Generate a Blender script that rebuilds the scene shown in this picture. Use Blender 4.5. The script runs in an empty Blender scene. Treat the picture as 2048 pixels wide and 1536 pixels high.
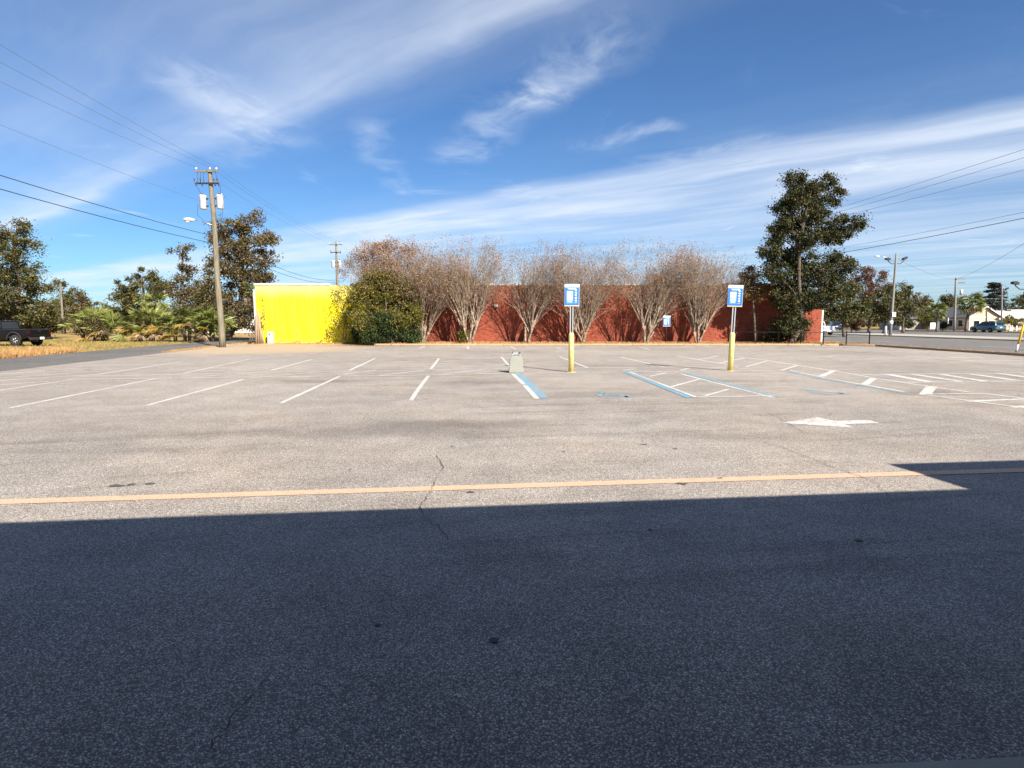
import bpy, math, random
import numpy as np
from mathutils import Vector, Matrix

SC = bpy.context.scene
COL = SC.collection
R = math.radians
PI = math.pi
random.seed(7)
rng = np.random.default_rng(11)

# ------------------------------------------------------------------ camera, sky, sun, exposure
F_PX = 1200.0            # focal length for a 2048 px wide picture
CAM_H = 1.70
PITCH = math.atan(123.0 / F_PX)
cam_d = bpy.data.cameras.new('camera')
cam_d.sensor_fit = 'HORIZONTAL'; cam_d.sensor_width = 36.0
cam_d.lens = F_PX / 2048.0 * 36.0
cam_d.clip_start = 0.05; cam_d.clip_end = 5000
cam = bpy.data.objects.new('camera', cam_d); COL.objects.link(cam)
cam.location = (0, 0, CAM_H); cam.rotation_euler = (PI / 2 - PITCH, 0, 0)
SC.camera = cam

SUN_EL = 37.0
SUN_AZ = math.degrees(math.atan2(0.558, -0.83))      # from +Y towards +X
SUN = Vector((math.sin(R(SUN_AZ)) * math.cos(R(SUN_EL)), math.cos(R(SUN_AZ)) * math.cos(R(SUN_EL)), math.sin(R(SUN_EL))))
sun_d = bpy.data.lights.new('sun', 'SUN'); sun_d.energy = 5.0; sun_d.angle = R(0.53); sun_d.color = (1.0, 0.93, 0.82)
sun = bpy.data.objects.new('sun', sun_d); COL.objects.link(sun)
sun.rotation_euler = SUN.to_track_quat('Z', 'Y').to_euler(); sun.location = (30, -40, 60)

SC.view_settings.view_transform = 'Standard'; SC.view_settings.look = 'None'
SC.view_settings.exposure = 1.25; SC.view_settings.gamma = 1.0; SC.view_settings.use_curve_mapping = False

SC.cycles.max_bounces = 4; SC.cycles.diffuse_bounces = 2; SC.cycles.glossy_bounces = 2; SC.cycles.transmission_bounces = 3

world = bpy.data.worlds.new('World'); SC.world = world; world.use_nodes = True
wn = world.node_tree; wn.nodes.clear()


class NT:
    """tiny wrapper for building node trees"""
    def __init__(s, nt): s.nt = nt

    def n(s, typ, ins=None, **props):
        nd = s.nt.nodes.new(typ)
        for k, v in props.items(): setattr(nd, k, v)
        for k, v in (ins or {}).items():
            sock = nd.inputs[k]
            if isinstance(v, bpy.types.NodeSocket): s.nt.links.new(v, sock)
            else:
                try: sock.default_value = v
                except Exception: sock.default_value = tuple(v) + (1.0,)
        return nd

    def m(s, op, a, b=None, c=None, clamp=False):
        ins = {0: a}
        if b is not None: ins[1] = b
        if c is not None: ins[2] = c
        return s.n('ShaderNodeMath', ins, operation=op, use_clamp=clamp).outputs[0]

    def vm(s, op, a, b=None, out=0):
        ins = {0: a}
        if b is not None: ins[1] = b
        return s.n('ShaderNodeVectorMath', ins, operation=op).outputs[out]

    def mix(s, f, a, b, blend='MIX'):
        nd = s.n('ShaderNodeMix', None, data_type='RGBA', blend_type=blend)
        for i, v in ((0, f), (6, a), (7, b)):
            sock = nd.inputs[i]
            if isinstance(v, bpy.types.NodeSocket): s.nt.links.new(v, sock)
            else: sock.default_value = v if i == 0 else (tuple(v) + (1.0,))[:4]
        return nd.outputs[2]

    def ramp(s, f, stops, interp='LINEAR'):
        nd = s.nt.nodes.new('ShaderNodeValToRGB'); cr = nd.color_ramp; cr.interpolation = interp
        while len(cr.elements) > 1: cr.elements.remove(cr.elements[-1])
        for i, (p, c) in enumerate(stops):
            if not isinstance(c, (tuple, list)): c = (c, c, c)
            e = cr.elements[0] if i == 0 else cr.elements.new(p)
            e.position = p; e.color = tuple(c)[:3] + (1.0,)
        s.nt.links.new(f, nd.inputs[0])
        return nd.outputs[0]

    def noise(s, vec, scale, detail=3.0, rough=0.55, dist=0.0, out=0):
        return s.n('ShaderNodeTexNoise', {'Vector': vec, 'Scale': scale, 'Detail': detail, 'Roughness': rough, 'Distortion': dist}).outputs[out]

    def smooth(s, x, lo, hi, a=0.0, b=1.0):
        return s.n('ShaderNodeMapRange', {0: x, 1: lo, 2: hi, 3: a, 4: b}, interpolation_type='SMOOTHSTEP').outputs[0]

    def xyz(s, x, y, z=0.0):
        return s.n('ShaderNodeCombineXYZ', {0: x, 1: y, 2: z}).outputs[0]


w = NT(wn)
sky = w.n('ShaderNodeTexSky', None, sky_type='NISHITA', sun_disc=False, sun_elevation=R(SUN_EL), sun_rotation=R(SUN_AZ),
          altitude=0.0, air_density=1.0, dust_density=0.25, ozone_density=2.0)
tc = w.n('ShaderNodeTexCoord')
sep = w.n('ShaderNodeSeparateXYZ', {0: w.vm('NORMALIZE', tc.outputs['Generated'])})
ez = w.m('MAXIMUM', sep.outputs[2], 0.035)
cu = w.m('DIVIDE', sep.outputs[0], ez); cv = w.m('DIVIDE', sep.outputs[1], ez)
cp = w.m('ADD', w.m('MULTIPLY', cu, 0.64), w.m('MULTIPLY', cv, 0.77))      # across the cirrus bands
cq = w.m('ADD', w.m('MULTIPLY', cu, -0.77), w.m('MULTIPLY', cv, 0.64))     # along them
flat = w.xyz(cu, cv)
warp = w.noise(flat, 0.55, 3.0, 0.5)
warp2 = w.noise(flat, 1.7, 5.0, 0.6)
cpw = w.m('ADD', cp, w.m('ADD', w.m('MULTIPLY', w.m('SUBTRACT', warp, 0.5), 0.55), w.m('MULTIPLY', w.m('SUBTRACT', warp2, 0.5), 0.16)))
band = w.ramp(w.m('DIVIDE', w.m('ADD', cpw, 8.0), 18.0),
              [(0.0, 0.15), (0.2, 0.5), (0.3, 0.2), (0.42, 0.18), (0.475, 0.22), (0.508, 0.36), (0.531, 0.80), (0.540, 0.18), (0.56, 0.03), (0.600, 0.04), (0.636, 0.10),
               (0.658, 0.92), (0.70, 0.88), (0.735, 0.80), (0.765, 0.52), (0.84, 0.55), (1.0, 0.60)])
st = w.noise(w.xyz(w.m('MULTIPLY', cq, 0.30), w.m('MULTIPLY', cpw, 0.95)), 1.0, 6.0, 0.52, 0.5)
fib = w.noise(w.xyz(w.m('MULTIPLY', cq, 0.55), w.m('MULTIPLY', cpw, 5.0), 3.0), 1.0, 6.0, 0.6, 0.6)
body = w.m('MULTIPLY', band, w.m('ADD', 0.36, w.m('ADD', w.smooth(st, 0.30, 0.70, 0.0, 0.62), w.smooth(fib, 0.35, 0.7, 0.0, 0.14))))
wsp_n = w.noise(w.xyz(w.m('MULTIPLY', cu, 0.9), w.m('MULTIPLY', cv, 0.55), 5.3), 1.15, 6.0, 0.66, 1.1)
wsp = w.m('MULTIPLY', w.smooth(wsp_n, 0.54, 0.80), w.smooth(warp, 0.42, 0.60, 0.06, 0.6))
wv3 = w.vm('ADD', flat, w.vm('MULTIPLY', w.vm('SUBTRACT', w.noise(flat, 1.5, 3.0, 0.5, out=1), (0.5, 0.5, 0.5)), (0.45, 0.45, 0.0)))
wfib = w.smooth(w.noise(w.vm('MULTIPLY', wv3, (2.6, 1.5, 0.0)), 1.5, 5.0, 0.62, 0.25), 0.30, 0.74)


def sky_uv(px, py):
    d = Vector(((px - 1024.0) / F_PX, 1.0, (645.0 - py) / F_PX)); return (d.x / d.z, d.y / d.z, 0.0)


for (p0, p1, rad, amt) in (((1190, 110), (1060, 205), 0.26, 0.62), ((1060, 205), (915, 330), 0.26, 0.55), ((430, 190), (545, 285), 0.34, 0.55), ((545, 285), (470, 330), 0.22, 0.30),
                           ((745, 270), (800, 395), 0.17, 0.42), ((1165, 303), (1310, 270), 0.14, 0.55), ((1290, 332), (1500, 300), 0.20, 0.42)):
    A = Vector(sky_uv(*p0)); B = Vector(sky_uv(*p1)); ba = B - A
    pa = w.vm('SUBTRACT', wv3, tuple(A))
    hh = w.m('MULTIPLY', w.vm('DOT_PRODUCT', pa, tuple(ba), out=1), 1.0 / ba.dot(ba), clamp=True)
    dd = w.vm('LENGTH', w.vm('SUBTRACT', pa, w.n('ShaderNodeVectorMath', {0: tuple(ba), 3: hh}, operation='SCALE').outputs[0]), out=1)
    wsp = w.m('ADD', wsp, w.m('MULTIPLY', w.m('MULTIPLY', w.smooth(dd, 0.0, rad, 1.0, 0.0), wfib), amt * 0.72))
dens = w.m('ADD', body, wsp, clamp=True)
dens = w.m('MULTIPLY', dens, w.smooth(sep.outputs[2], 0.0, 0.10, 0.55, 1.0), clamp=True)
skyc = w.mix(1.0, sky.outputs[0], (0.48, 0.77, 1.09), 'MULTIPLY')
skymix = w.mix(w.m('MULTIPLY', dens, 0.9), skyc, (7.6, 8.3, 9.3))
bg = w.n('ShaderNodeBackground', {'Color': skymix, 'Strength': 0.05})
wo = w.n('ShaderNodeOutputWorld', {'Surface': bg.outputs[0]})


# ------------------------------------------------------------------ picture measurements -> places
def ray(px, py):
    a = (px - 1024.0) / F_PX; b = -(py - 768.0) / F_PX
    return Vector((a, math.cos(PITCH) + b * math.sin(PITCH), -math.sin(PITCH) + b * math.cos(PITCH)))


def G(px, py, z=0.0):
    d = ray(px, py); t = (z - CAM_H) / d.z
    return Vector((d.x * t, d.y * t, z))


def P(px, py, Y):
    d = ray(px, py); t = Y / d.y
    return Vector((d.x * t, Y, CAM_H + d.z * t))


# ------------------------------------------------------------------ materials
MATS = {}


def new_mat(name):
    m = bpy.data.materials.new(name); m.use_nodes = True
    m.node_tree.nodes.clear(); MATS[name] = m
    t = NT(m.node_tree)
    t.coord = t.n('ShaderNodeTexCoord').outputs['Object']
    return m, t


def finish(t, col, rough=0.8, bump=None, bstr=0.3, bdist=0.01, metal=0.0, spec=0.4, emit=None, shader=None, coat=0.0):
    if shader is None:
        ins = {'Base Color': col, 'Roughness': rough, 'Metallic': metal, 'Specular IOR Level': spec, 'Coat Weight': coat}
        b = t.n('ShaderNodeBsdfPrincipled', ins)
        if bump is not None:
            bn = t.n('ShaderNodeBump', {'Height': bump, 'Strength': bstr, 'Distance': bdist})
            t.nt.links.new(bn.outputs[0], b.inputs['Normal'])
        shader = b.outputs[0]
    t.n('ShaderNodeOutputMaterial', {'Surface': shader})


def plain(name, col, rough=0.6, var=0.12, scale=6.0, metal=0.0, spec=0.4, coat=0.0, bstr=0.1):
    m, t = new_mat(name)
    n1 = t.noise(t.coord, scale, 5.0, 0.6)
    lo = tuple(c * (1 - var) for c in col); hi = tuple(min(1, c * (1 + var)) for c in col)
    finish(t, t.mix(n1, lo, hi), rough, n1, bstr, 0.01, metal, spec, coat=coat)
    return m


def leaf_mat(name, cols, trans=0.25, rough=0.5, spec=0.3):
    m, t = new_mat(name)
    rnd = t.n('ShaderNodeNewGeometry').outputs['Random Per Island']
    k = len(cols)
    col = t.ramp(rnd, [((i + 0.5) / k, c) for i, c in enumerate(cols)])
    n1 = t.noise(t.coord, 0.9, 2.0)
    col = t.mix(1.0, col, t.ramp(n1, [(0.3, 0.75), (0.7, 1.2)]), 'MULTIPLY')
    b = t.n('ShaderNodeBsdfPrincipled', {'Base Color': col, 'Roughness': rough, 'Specular IOR Level': spec})
    tr = t.n('ShaderNodeBsdfTranslucent', {'Color': col})
    mx = t.n('ShaderNodeMixShader', {0: trans, 1: b.outputs[0], 2: tr.outputs[0]})
    finish(t, None, shader=mx.outputs[0])
    return m


def asphalt_nodes(t, base=(0.485, 0.434, 0.390), dark=1.0, extra=True):
    c = t.coord
    v1 = t.n('ShaderNodeTexVoronoi', {'Vector': c, 'Scale': 96.0, 'Randomness': 1.0}, feature='F1')
    d1 = v1.outputs['Distance']
    rnd = t.n('ShaderNodeSeparateColor', {0: v1.outputs['Color']}).outputs[0]
    peb = t.smooth(d1, 0.18, 0.62, 1.0, 0.0)
    fine = t.noise(c, 190.0, 2.0, 0.7)
    br = t.m('MULTIPLY', t.m('ADD', 0.44, t.m('MULTIPLY', peb, 0.76)), t.ramp(rnd, [(0.0, 0.62), (0.55, 0.92), (0.9, 1.16), (1.0, 1.65)]))
    br = t.m('MULTIPLY', br, t.smooth(fine, 0.25, 0.75, 0.75, 1.25))
    big = t.noise(c, 0.16, 4.0, 0.6); mid = t.noise(c, 1.3, 4.0, 0.65)
    br = t.m('MULTIPLY', br, t.smooth(big, 0.3, 0.7, 0.86, 1.10))
    br = t.m('MULTIPLY', br, t.smooth(mid, 0.3, 0.7, 0.90, 1.08))
    if extra:
        # tyre-polished arcs round two turning centres
        for (cx, cy, fr, amt, seed) in ((-7.0, 62.0, 3.2, 0.36, 1.7), (9.0, -44.0, 2.6, 0.28, 4.1)):
            rel = t.vm('SUBTRACT', c, (cx, cy, 0.0))
            rr = t.vm('LENGTH', rel, out=1)
            sp = t.n('ShaderNodeSeparateXYZ', {0: rel})
            ang = t.m('ARCTAN2', sp.outputs[1], sp.outputs[0])
            sn = t.noise(t.xyz(t.m('MULTIPLY', rr, fr), t.m('MULTIPLY', ang, 5.0), seed), 1.0, 4.0, 0.75)
            gate = t.smooth(t.noise(t.vm('ADD', c, (seed * 9, 3, 0)), 0.11, 2.0), 0.42, 0.62)
            br = t.m('MULTIPLY', br, t.m('SUBTRACT', 1.0, t.m('MULTIPLY', t.m('MULTIPLY', t.smooth(sn, 0.5, 0.72), gate), amt)))
        # oil and rubber stains with their own shapes
        wv = t.vm('ADD', c, t.vm('MULTIPLY', t.vm('SUBTRACT', t.noise(c, 0.7, 4.0, 0.6, out=1), (0.5, 0.5, 0.5)), (1.6, 1.6, 0.0)))
        for (px, py, rx, ry, amt) in ((900, 850, 2.3, 0.85, 0.40), (700, 868, 3.4, 0.55, 0.26), (300, 900, 3.5, 0.35, 0.16), (1350, 870, 3.2, 0.40, 0.13), (960, 764, 1.6, 0.7, 0.30), (1210, 790, 2.0, 0.6, 0.20),
                                      (640, 762, 2.6, 0.7, 0.25), (1850, 785, 1.6, 0.8, 0.30), (1480, 762, 1.7, 0.6, 0.22), (300, 745, 3.0, 0.8, 0.13), (1150, 730, 2.2, 1.0, 0.12)):
            g = G(px, py)
            e = t.vm('LENGTH', t.vm('DIVIDE', t.vm('SUBTRACT', wv, (g.x, g.y, 0.0)), (rx, ry, 1.0)), out=1)
            br = t.m('MULTIPLY', br, t.smooth(e, 0.1, 1.25, 1.0 - amt, 1.0))
    col = t.mix(1.0, base, t.n('ShaderNodeCombineColor', {0: br, 1: br, 2: br}).outputs[0], 'MULTIPLY')
    warm = t.noise(c, 0.35, 3.0)
    col = t.mix(t.smooth(warm, 0.35, 0.7, 0.0, 0.35), col, t.mix(1.0, col, (1.12, 1.0, 0.86), 'MULTIPLY'))
    return col, t.m('ADD', peb, t.m('MULTIPLY', fine, 0.4))


m, t = new_mat('lot_asphalt')
col, h = asphalt_nodes(t)
gd = G(455, 699)
wv = t.vm('ADD', t.coord, t.vm('MULTIPLY', t.vm('SUBTRACT', t.noise(t.coord, 0.5, 6.0, 0.65, out=1), (0.5, 0.5, 0.5)), (3.0, 3.0, 0.0)))
e = t.vm('LENGTH', t.vm('DIVIDE', t.vm('SUBTRACT', wv, (gd.x + 2.2, gd.y + 0.2, 0.0)), (6.6, 6.5, 1.0)), out=1)
sandf = t.m('MULTIPLY', t.smooth(e, 0.55, 1.15, 1.0, 0.0), 0.85)
col = t.mix(sandf, col, t.mix(t.noise(t.coord, 9.0, 5.0), (0.36, 0.26, 0.16), (0.47, 0.36, 0.24)))
finish(t, col, 0.9, h, 0.65, 0.006, spec=0.2)

m, t = new_mat('street_asphalt')
col, h = asphalt_nodes(t, (0.21, 0.20, 0.19), extra=False)
finish(t, col, 0.88, h, 0.35, 0.006, spec=0.2)
m, t = new_mat('road_asphalt')
col, h = asphalt_nodes(t, (0.23, 0.22, 0.21), extra=False)
sx = t.n('ShaderNodeSeparateXYZ', {0: t.coord}).outputs[0]
trk = t.noise(t.xyz(t.m('MULTIPLY', sx, 0.9), 0.0, 0.0), 1.0, 3.0)
col = t.mix(t.smooth(trk, 0.4, 0.65, 0.0, 0.35), col, (0.15, 0.145, 0.14))
finish(t, col, 0.85, h, 0.3, 0.006, spec=0.2)


def paint_mat(name, colr, wear_lo, wear_hi, base=(0.485, 0.434, 0.390)):
    m, t = new_mat(name)
    col, h = asphalt_nodes(t, base, extra=False)
    n1 = t.noise(t.coord, 9.0, 7.0, 0.75); n2 = t.noise(t.coord, 0.8, 3.0)
    k = t.smooth(t.m('ADD', t.m('MULTIPLY', n1, 0.75), t.m('MULTIPLY', n2, 0.25)), wear_lo, wear_hi)
    v = t.n('ShaderNodeTexVoronoi', {'Vector': t.coord, 'Scale': 96.0}, feature='F1').outputs['Distance']
    k = t.m('MULTIPLY', k, t.smooth(v, 0.35, 0.75, 1.0, 0.55))
    pc = t.mix(t.noise(t.coord, 30.0, 3.0), tuple(c * 0.86 for c in colr), colr)
    finish(t, t.mix(k, col, pc), 0.75, h, 0.4, 0.005, spec=0.25)
    return m


paint_mat('white_paint', (0.74, 0.715, 0.68), 0.34, 0.60)
paint_mat('faded_white_paint', (0.76, 0.74, 0.71), 0.34, 0.58)
paint_mat('orange_paint', (0.70, 0.42, 0.27), 0.26, 0.52)
paint_mat('blue_paint', (0.09, 0.35, 0.52), 0.36, 0.58)
paint_mat('faded_blue_paint', (0.10, 0.34, 0.44), 0.38, 0.60)
paint_mat('road_white_paint', (0.58, 0.57, 0.55), 0.25, 0.5, (0.23, 0.22, 0.21))
paint_mat('road_yellow_paint', (0.58, 0.36, 0.08), 0.25, 0.5, (0.23, 0.22, 0.21))

m, t = new_mat('crack_fill')
finish(t, t.mix(t.noise(t.coord, 40.0), (0.04, 0.037, 0.034), (0.10, 0.09, 0.08)), 0.95)

m, t = new_mat('field_ground')
n1 = t.noise(t.coord, 0.12, 5.0, 0.6); n2 = t.noise(t.coord, 1.6, 6.0, 0.7); n3 = t.noise(t.coord, 22.0, 4.0, 0.7)
straw = t.mix(n3, (0.26, 0.15, 0.06), (0.50, 0.32, 0.145)); grn = t.mix(n3, (0.11, 0.11, 0.03), (0.27, 0.22, 0.075))
finish(t, t.mix(t.smooth(t.m('ADD', t.m('MULTIPLY', n1, 0.6), t.m('MULTIPLY', n2, 0.4)), 0.42, 0.6), straw, grn), 0.95, n3, 0.8, 0.05, spec=0.1)

m, t = new_mat('bed_soil')
n2 = t.noise(t.coord, 3.0, 6.0, 0.7); n3 = t.noise(t.coord, 30.0, 4.0, 0.7)
finish(t, t.mix(t.smooth(n2, 0.4, 0.65), t.mix(n3, (0.16, 0.085, 0.04), (0.34, 0.20, 0.10)), t.mix(n3, (0.10, 0.10, 0.03), (0.24, 0.19, 0.07))), 0.95, n3, 0.9, 0.04, spec=0.1)

m, t = new_mat('sand_dirt')
n2 = t.noise(t.coord, 2.0, 6.0, 0.7); n3 = t.noise(t.coord, 40.0, 4.0, 0.7)
finish(t, t.mix(n2, (0.30, 0.20, 0.11), t.mix(n3, (0.40, 0.30, 0.19), (0.50, 0.39, 0.27))), 0.95, n3, 0.6, 0.02, spec=0.1)

m, t = new_mat('concrete')
n2 = t.noise(t.coord, 2.2, 7.0, 0.7); n3 = t.noise(t.coord, 60.0, 4.0, 0.7)
finish(t, t.mix(t.m('ADD', t.m('MULTIPLY', n2, 0.6), t.m('MULTIPLY', n3, 0.4)), (0.22, 0.20, 0.165), (0.50, 0.46, 0.39)), 0.9, n3, 0.5, 0.006, spec=0.2)
m, t = new_mat('kerb_concrete')
n2 = t.noise(t.coord, 1.1, 7.0, 0.7); n3 = t.noise(t.coord, 45.0, 4.0, 0.7)
finish(t, t.mix(t.m('ADD', t.m('MULTIPLY', n2, 0.7), t.m('MULTIPLY', n3, 0.3)), (0.17, 0.105, 0.06), (0.62, 0.44, 0.27)), 0.9, n3, 0.5, 0.006, spec=0.2)
m, t = new_mat('block_concrete')
n2 = t.noise(t.coord, 7.0, 7.0, 0.7); n3 = t.noise(t.coord, 80.0, 4.0, 0.7)
finish(t, t.mix(t.m('ADD', t.m('MULTIPLY', n2, 0.6), t.m('MULTIPLY', n3, 0.4)), (0.17, 0.175, 0.15), (0.32, 0.32, 0.28)), 0.9, n3, 0.5, 0.006, spec=0.2)


def brick_mat(name, paint=None):
    m, t = new_mat(name)
    sp = t.n('ShaderNodeSeparateXYZ', {0: t.coord})
    uv = t.xyz(t.m('ADD', sp.outputs[0], sp.outputs[1]), sp.outputs[2])
    b = t.n('ShaderNodeTexBrick', {'Vector': uv, 'Scale': 1.0, 'Mortar Size': 0.006, 'Mortar Smooth': 0.2, 'Bias': 0.0,
                                   'Brick Width': 0.21, 'Row Height': 0.07, 'Color1': (0.30, 0.068, 0.036, 1), 'Color2': (0.17, 0.036, 0.022, 1), 'Mortar': (0.25, 0.12, 0.085, 1)})
    b.offset = 0.5
    n1 = t.noise(t.coord, 0.5, 5.0, 0.6); n2 = t.noise(t.coord, 5.0, 5.0, 0.7)
    hgt = t.m('SUBTRACT', 1.0, b.outputs['Fac'])
    if paint is None:
        wear = t.noise(t.xyz(t.m('MULTIPLY', sp.outputs[0], 0.9), t.m('MULTIPLY', sp.outputs[2], 0.35)), 1.0, 5.0, 0.6)
        col = t.mix(1.0, b.outputs['Color'], t.ramp(n1, [(0.3, (0.80, 0.78, 0.78)), (0.7, (1.22, 1.12, 1.05))]), 'MULTIPLY')
        col = t.mix(t.smooth(wear, 0.52, 0.72, 0.0, 0.35), col, (0.34, 0.11, 0.065))
        col = t.mix(t.smooth(n2, 0.5, 0.75, 0.0, 0.5), col, (0.11, 0.035, 0.026))
    else:
        stre = t.noise(t.xyz(t.m('MULTIPLY', sp.outputs[0], 4.0), t.m('MULTIPLY', sp.outputs[2], 0.25)), 1.0, 6.0, 0.65)
        col = t.mix(t.smooth(stre, 0.4, 0.75, 0.0, 0.16), paint, (0.80, 0.74, 0.22))
        pale = t.m('MULTIPLY', t.smooth(t.m('ADD', sp.outputs[2], t.m('MULTIPLY', n1, 1.6)), 4.2, 5.4), 0.5)
        col = t.mix(pale, col, (0.80, 0.76, 0.36))
        col = t.mix(t.smooth(n2, 0.56, 0.8, 0.0, 0.3), col, (0.60, 0.48, 0.04))
        col = t.mix(t.m('MULTIPLY', b.outputs['Fac'], 0.35), col, (0.52, 0.42, 0.03))
        col = t.mix(t.smooth(t.m('ADD', sp.outputs[2], t.m('MULTIPLY', n2, 0.9)), 0.4, 1.0, 0.55, 0.0), col, (0.34, 0.25, 0.08))
    finish(t, col, 0.85, hgt, 0.5, 0.008, spec=0.2)
    return m


brick_mat('red_brick')
brick_mat('yellow_painted_brick', (0.84, 0.72, 0.012))
m, t = new_mat('white_coping')
n2 = t.noise(t.coord, 1.5, 6.0, 0.7)
finish(t, t.mix(t.smooth(n2, 0.35, 0.7), (0.50, 0.46, 0.42), (0.78, 0.76, 0.73)), 0.6, n2, 0.2)

m, t = new_mat('pole_wood')
sp = t.n('ShaderNodeSeparateXYZ', {0: t.coord})
n1 = t.noise(t.xyz(t.m('MULTIPLY', sp.outputs[0], 30.0), t.m('MULTIPLY', sp.outputs[1], 30.0), t.m('MULTIPLY', sp.outputs[2], 0.8)), 1.0, 6.0, 0.7)
n2 = t.noise(t.coord, 3.0, 5.0, 0.7)
col = t.mix(t.smooth(n1, 0.3, 0.7), (0.085, 0.070, 0.050), (0.27, 0.235, 0.175))
col = t.mix(t.smooth(n2, 0.5, 0.75, 0.0, 0.5), col, (0.15, 0.16, 0.085))
finish(t, col, 0.9, n1, 0.7, 0.02, spec=0.1)
m, t = new_mat('bark')
n1 = t.noise(t.coord, 9.0, 7.0, 0.75)
finish(t, t.mix(n1, (0.045, 0.034, 0.026), (0.19, 0.155, 0.12)), 0.95, n1, 0.9, 0.03, spec=0.1)
m, t = new_mat('smooth_bark')
n1 = t.noise(t.coord, 5.0, 6.0, 0.7)
finish(t, t.mix(t.smooth(n1, 0.35, 0.68), (0.13, 0.088, 0.060), (0.40, 0.315, 0.235)), 0.8, n1, 0.5, 0.02, spec=0.2)
m, t = new_mat('palm_trunk')
n1 = t.noise(t.coord, 8.0, 6.0, 0.7)
finish(t, t.mix(n1, (0.07, 0.055, 0.04), (0.25, 0.20, 0.15)), 0.95, n1, 0.9, 0.03, spec=0.1)

plain('grey_pole', (0.20, 0.19, 0.18), 0.85, 0.3, 9, bstr=0.4)
plain('galvanised', (0.55, 0.55, 0.56), 0.45, 0.2, 20, 0.85)
plain('dark_metal', (0.035, 0.033, 0.033), 0.5, 0.3, 12, 0.3)
plain('black_rail', (0.020, 0.019, 0.020), 0.55, 0.3, 12)
plain('cable_black', (0.018, 0.018, 0.020), 0.6, 0.2, 3)
plain('wire_grey', (0.13, 0.14, 0.16), 0.5, 0.2, 3)
plain('tank_grey', (0.50, 0.50, 0.51), 0.45, 0.08, 4, 0.0, 0.5)
plain('insulator_white', (0.66, 0.66, 0.68), 0.25, 0.05, 4, 0.0, 0.6)
plain('insulator_brown', (0.05, 0.035, 0.035), 0.3, 0.1, 4, 0.0, 0.6)
m, t = new_mat('bollard_yellow')
n1 = t.noise(t.coord, 6.0, 6.0, 0.7)
spz = t.n('ShaderNodeSeparateXYZ', {0: t.coord}).outputs[2]
col = t.mix(t.smooth(n1, 0.35, 0.7), (0.66, 0.53, 0.17), (0.80, 0.69, 0.29))
col = t.mix(t.m('MULTIPLY', t.smooth(t.m('ADD', spz, t.m('MULTIPLY', n1, 0.35)), 0.16, 0.36, 1.0, 0.0), 0.6), col, (0.22, 0.15, 0.07))
finish(t, col, 0.6, n1, 0.1)
plain('sign_blue', (0.03, 0.15, 0.52), 0.35, 0.05, 3, 0.0, 0.5)
plain('sign_light_blue', (0.09, 0.25, 0.62), 0.35, 0.05, 3)
plain('sign_white', (0.80, 0.80, 0.80), 0.35, 0.03, 3)
plain('sign_orange', (0.75, 0.38, 0.12), 0.4, 0.05, 3)
plain('sign_teal', (0.10, 0.45, 0.55), 0.4, 0.05, 3)
plain('timber', (0.30, 0.21, 0.135), 0.9, 0.45, 7, bstr=0.5)
plain('cabinet_grey', (0.34, 0.37, 0.355), 0.55, 0.1, 3)
plain('black_car_paint', (0.004, 0.004, 0.005), 0.3, 0.1, 2, 0.0, 0.3, 0.15)
plain('blue_car_paint', (0.045, 0.13, 0.17), 0.28, 0.05, 2, 0.3, 0.5, 0.8)
plain('navy_car_paint', (0.02, 0.035, 0.075), 0.28, 0.05, 2, 0.2, 0.5, 0.8)
plain('silver_car_paint', (0.48, 0.48, 0.49), 0.3, 0.05, 2, 0.5, 0.5, 0.8)
plain('rubber', (0.022, 0.021, 0.020), 0.9, 0.3, 15)
plain('alloy', (0.34, 0.34, 0.35), 0.35, 0.1, 8, 0.8)
plain('chrome', (0.62, 0.62, 0.63), 0.2, 0.05, 8, 0.9)
m, t = new_mat('dark_glass'); finish(t, (0.012, 0.014, 0.017, 1), 0.06, spec=0.7)
m, t = new_mat('tail_red'); finish(t, (0.05, 0.006, 0.006, 1), 0.2, spec=0.6)
plain('plate_white', (0.72, 0.73, 0.74), 0.4, 0.06, 20)
plain('stucco_peach', (0.60, 0.44, 0.31), 0.9, 0.08, 3)
plain('stucco_grey', (0.35, 0.31, 0.27), 0.9, 0.1, 3)
plain('clapboard_white', (0.66, 0.645, 0.61), 0.8, 0.08, 2)
plain('house_trim', (0.78, 0.76, 0.72), 0.6, 0.05, 2)
plain('roof_shingle', (0.115, 0.11, 0.115), 0.9, 0.25, 12, bstr=0.5)
plain('roof_terracotta', (0.36, 0.11, 0.05), 0.9, 0.25, 8, bstr=0.5)
plain('roof_white_metal', (0.74, 0.74, 0.74), 0.45, 0.05, 2)
plain('store_wall', (0.055, 0.048, 0.042), 0.9, 0.1, 2)
plain('guard_yellow', (0.75, 0.45, 0.02), 0.5, 0.1, 5)
plain('stone_pale', (0.42, 0.37, 0.32), 0.9, 0.3, 6, bstr=0.5)

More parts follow.
